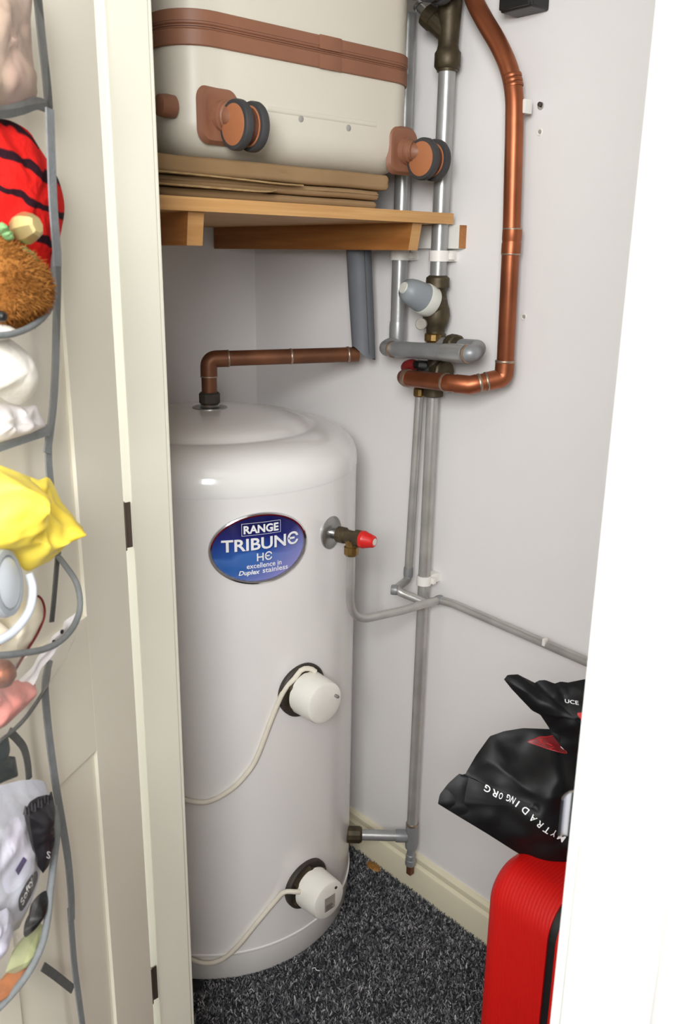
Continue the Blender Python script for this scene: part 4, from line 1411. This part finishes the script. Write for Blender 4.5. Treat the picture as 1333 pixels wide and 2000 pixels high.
obj('eye', MB().lathe([(.004, -.002), (.0042, .0), (.003, .0025), (.001, .0032)], p, dn, 16), 'black_plastic', b)
part_soft('muzzle', b, [(-60, 640), (-10, 628), (20, 640), (24, 654), (0, 664), (-60, 668)], .060, 'white_fur', .020, .01)
part_soft('white_body', b, [(-60, 660), (0, 656), (34, 672), (58, 706), (68, 742), (60, 772), (40, 790), (14, 784), (-10, 770), (-60, 770)], .046, 'white_fur', .026, .016, .003, 60, 5)
part_soft('side_tuft', b, [(88, 545), (95, 550), (96, 585), (90, 600), (84, 585), (84, 560)], .040, 'white_fur', .006, .004)
for k, (u, v) in enumerate(((4, 446), (14, 458), (46, 492), (58, 500), (62, 514))):
    part_soft('collar_leaf', b, [(u - 12, v - 4), (u, v - 12), (u + 10, v - 2), (u + 8, v + 12), (u - 4, v + 10)], .064, 'green_leaf', .005, .004, .002, 200, k)
c = A(50, 446, .066)
ax = (dn + V(0, 0, .25)).normalized()
bl = obj('bell', MB().lathe([(.001, .012), (.0065, .0118), (.0088, .0100), (.0120, .0035), (.0124, .0), (.0120, -.0035), (.0088, -.009), (.004, -.012), (.001, -.0122)], c, ax, 8), 'gold', b, smooth=25)
obj('bell_slot', MB().lathe([(.0022, .0), (.0022, .0008), (.001, .001)], c + ax * .005 + (-dd) * .0095, (ax * .4 - dd).normalized(), 10), 'zip_dark', bl)

soft('pocket_paper', [(-60, 780), (10, 788), (50, 795), (70, 790), (90, 832), (60, 846), (0, 864), (-60, 872)], .040, 'paper_white',
     'crumpled white paper at the bottom of the plush toy pocket', 'paper', .010, .006, .006, 70, 8, False, .4)
y = soft('plastic_bag', [(-60, 900), (0, 908), (40, 924), (76, 938), (94, 930), (104, 944), (122, 985), (140, 1020), (148, 1036), (142, 1052), (116, 1080), (88, 1100), (56, 1117), (45, 1112), (28, 1086), (0, 1080), (-60, 1078)], .060, 'yellow_film',
         'yellow crinkled plastic bag spilling from the middle pocket', 'bag', .030, .016, .014, 34, 6, False, .8, 20, 2.0)
# pale cup with a curved handle
t = thing('plastic_cup', tuple(A(-10, 1150, .075)), 'pale grey blue plastic cup with curved handle below the yellow bag', 'cup')
c = A(-6, 1140, .070)
ax = (dn * .92 - dd * .25 + V(0, 0, .1)).normalized()
obj('bowl', MB().lathe([(.001, -.02), (.020, -.018), (.0262, -.004), (.0275, .006), (.0262, .010), (.0222, .011), (.0212, .009), (.001, .0085)], c, ax, 36), 'bluegrey_dark', t)
obj('lid', MB().lathe([(.0205, .0088), (.0200, .0105), (.012, .013), (.001, .0136)], c, ax, 36), 'bluegrey_plastic', t)
obj('handle', MB().tube(curve([A(56, 1120, .074), A(64, 1150, .078), A(58, 1190, .082), (A(34, 1226, .084)), A(4, 1248, .084), A(-50, 1268, .08)], 40), .0036, 10), 'bluegrey_plastic', t)
t = soft('fabric_pouch', [(-60, 1180), (0, 1210), (40, 1180), (72, 1164), (84, 1176), (88, 1200), (74, 1234), (52, 1270), (30, 1310), (0, 1330), (-60, 1350)], .050, 'cream_fabric',
         'cream fabric pouch edged with red piping beneath the cup', 'pouch', .014, .01, .003, 60, 12)
obj('piping', MB().tube(curve([A(66, 1172, .055), A(74, 1164, .056), A(84, 1176, .056), A(87, 1202, .056), A(74, 1236, .058), A(52, 1272, .058), A(28, 1312, .058)], 40), .0011, 8), 'red_dull', t)
obj('piping', MB().tube(curve([A(16, 1236, .066), A(6, 1248, .066), A(-10, 1270, .066)], 16), .0016, 8), 'orange', t)
m = MB()
top = [A(u, v, .046) for u, v in ((150, 1194), (128, 1216), (104, 1242), (80, 1276), (56, 1310), (26, 1345))]
bot = [A(u, v, .046) for u, v in ((118, 1262), (104, 1270), (92, 1288), (76, 1310), (58, 1338), (40, 1360))]
top = curve(top, 24); bot = curve(bot, 24)
vs = []
for k in range(8):
    for i in range(24):
        q = top[i].lerp(bot[i], k / 7)
        vs.append(q + dn * (.004 * noise.noise(q * 70) + .002 * math.sin(k)))
fs = [(k * 24 + i, k * 24 + i + 1, (k + 1) * 24 + i + 1, (k + 1) * 24 + i) for k in range(7) for i in range(23)]
r_ = tag(obj('receipt', MB().add(vs, fs), 'paper_white', smooth=60), 'strip of white printed paper inside the lower middle pocket', 'paper')
for u, v in ((122, 1234), (106, 1254)):
    c = A(u, v, .052)
    obj('printed_mark', MB().lathe([(.0022, -.001), (.0024, .0), (.001, .0006)], c, dn, 8), 'print_black', r_)
soft('pink_pouch', [(-60, 1330), (0, 1338), (34, 1328), (60, 1332), (70, 1342), (52, 1376), (24, 1406), (0, 1424), (-60, 1450)], .044, 'pink_pouch',
     'pink crinkled pouch at the bottom of the lower middle pocket', 'pouch', .016, .01, .006, 50, 14, True, .4)
c = A(2, 1316, .066)
tag(obj('copper_bauble', MB().lathe([(.001, -.012), (.008, -.0095), (.012, -.003), (.012, .003), (.008, .0095), (.001, .012)], c, V(0, 0, 1), 24), 'copper'), 'shiny copper coloured bauble above the pink pouch', 'bauble')
soft('folder', [(-60, 1420), (-5, 1446), (16, 1438), (20, 1462), (14, 1476), (30, 1478), (36, 1516), (10, 1526), (-60, 1560)], .040, 'dark_green',
     'dark green folded case above the tissue packs', 'case', .010, .008, .002, 60, 15, False)


# silver tissue packs in the big lower pocket
def packs():
    b = soft('tissue_pack', [(-70, 1560), (0, 1534), (40, 1524), (72, 1522), (90, 1528), (98, 1560), (92, 1640), (78, 1700), (62, 1760), (38, 1812), (10, 1830), (-70, 1830)], .046, 'pack_silver',
             'crinkled silver and lilac tissue pack with black oval name label', 'tissue pack', .022, .014, .0045, 40, 21, False, .4, 16)
    bv = BVHTree.FromPolygons([b.location + p.co for p in b.data.vertices], [tuple(p.vertices) for p in b.data.polygons])

    def onto(tree, u, v, lift):
        d = pray(u, v).normalized()
        h = tree.ray_cast(CAMP, d)
        return (h[0] if h[0] is not None else A(u, v, .07)) - d * lift

    def patch(name, px, mt, lift=.0012, smooth=True):
        P = closed_curve([V(u, v, 0) for u, v in px], 40, smooth)
        c = sum(P, Vector()) / len(P)
        rg = [c] + [c + (p - c) * (k / 10) for k in range(1, 11) for p in P]
        vs = [onto(bv, p.x, p.y, lift) for p in rg]
        fs = [(0, 1 + i, 1 + (i + 1) % 40) for i in range(40)] + [(1 + k * 40 + i, 1 + (k + 1) * 40 + i, 1 + (k + 1) * 40 + (i + 1) % 40, 1 + k * 40 + (i + 1) % 40) for k in range(9) for i in range(40)]
        return obj(name, MB().add(vs, fs), mt, b, smooth=60)

    def letters(tree, body, par, u0, v0, du, dv, hu, hv, lift=.0026, bold=0.0, shear=0.0):
        """word starting at a pixel, running (du, dv), letters rising (hu, hv)"""
        v, f, a = text_mesh(body, bold, shear)
        vs = [onto(tree, u0 + du * x + hu * y, v0 + dv * x + hv * y, lift) for x, y in v]
        return obj('lettering', MB().add(vs, f), 'print_white', par, smooth=0)
    patch('lilac_print', [(4, 1640), (14, 1612), (34, 1594), (46, 1620), (60, 1670), (58, 1700), (40, 1730), (12, 1745), (3, 1700)], 'pack_lilac', .0010)
    patch('purple_square', [(30, 1700), (46, 1673), (53, 1680), (36, 1710)], 'purple', .0018, False)
    patch('oval_label', [(36, 1762), (39, 1748), (54, 1720), (69, 1702), (74, 1706), (72, 1724), (60, 1752), (46, 1776), (39, 1779)], 'print_black', .0018)
    letters(bv, 'Softy', b, 47, 1770, 22, -52, -9, -6, .0026, .008, .2)
    k = soft('sweet_packet', [(46, 1588), (58, 1566), (74, 1556), (92, 1552), (104, 1556), (106, 1600), (104, 1650), (96, 1690), (84, 1706), (72, 1690), (58, 1640)], .068, 'print_black',
             'dark brown packet with serrated top beside the tissue pack', 'packet', .010, .006, .004, 60, 31, False, .3)
    bv2 = BVHTree.FromPolygons([k.location + p.co for p in k.data.vertices], [tuple(p.vertices) for p in k.data.polygons])
    letters(bv2, 'S', k, 91, 1676, 7, 2, 1, -14, .0014)
    m = MB()
    for i in range(9):
        a_ = onto(bv2, 50 + i * 6.2, 1590 - i * 3.6 + (4 if i % 2 else 0), .0015)
        m.tube([a_, a_ + V(0, 0, .007) - dd * .001], [.0022, .0008], 6)
    obj('serrated_top', m, 'print_black', k)
    soft('tissue_pack', [(-70, 1800), (0, 1780), (14, 1772), (24, 1790), (26, 1826), (10, 1862), (-10, 1884), (-70, 1890)], .066, 'pack_lilac',
         'pale blue tissue pack at the left picture edge', 'tissue pack', .012, .008, .004, 60, 33, False, .3)
    soft('dark_pouch', [(66, 1760), (80, 1744), (92, 1742), (88, 1776), (72, 1806), (52, 1830), (46, 1820), (58, 1796)], .064, 'black_plastic',
         'small black oval pouch under the oval label', 'pouch', .008, .006)
    soft('snack_packet', [(22, 1868), (50, 1826), (74, 1800), (84, 1806), (76, 1846), (54, 1884), (30, 1902), (10, 1900)], .056, 'olive',
         'olive green packet low in the big pocket', 'packet', .010, .006, .003, 60, 36, False, .3)
    soft('snack_packet', [(-50, 1960), (0, 1920), (28, 1890), (54, 1858), (70, 1842), (62, 1880), (40, 1912), (10, 1950), (-50, 1990)], .050, 'orange',
         'orange packet at the bottom of the big pocket', 'packet', .010, .006, .003, 60, 37, False, .3)


packs()

for o in bpy.data.objects:
    if '_o' in o:
        del o['_o']
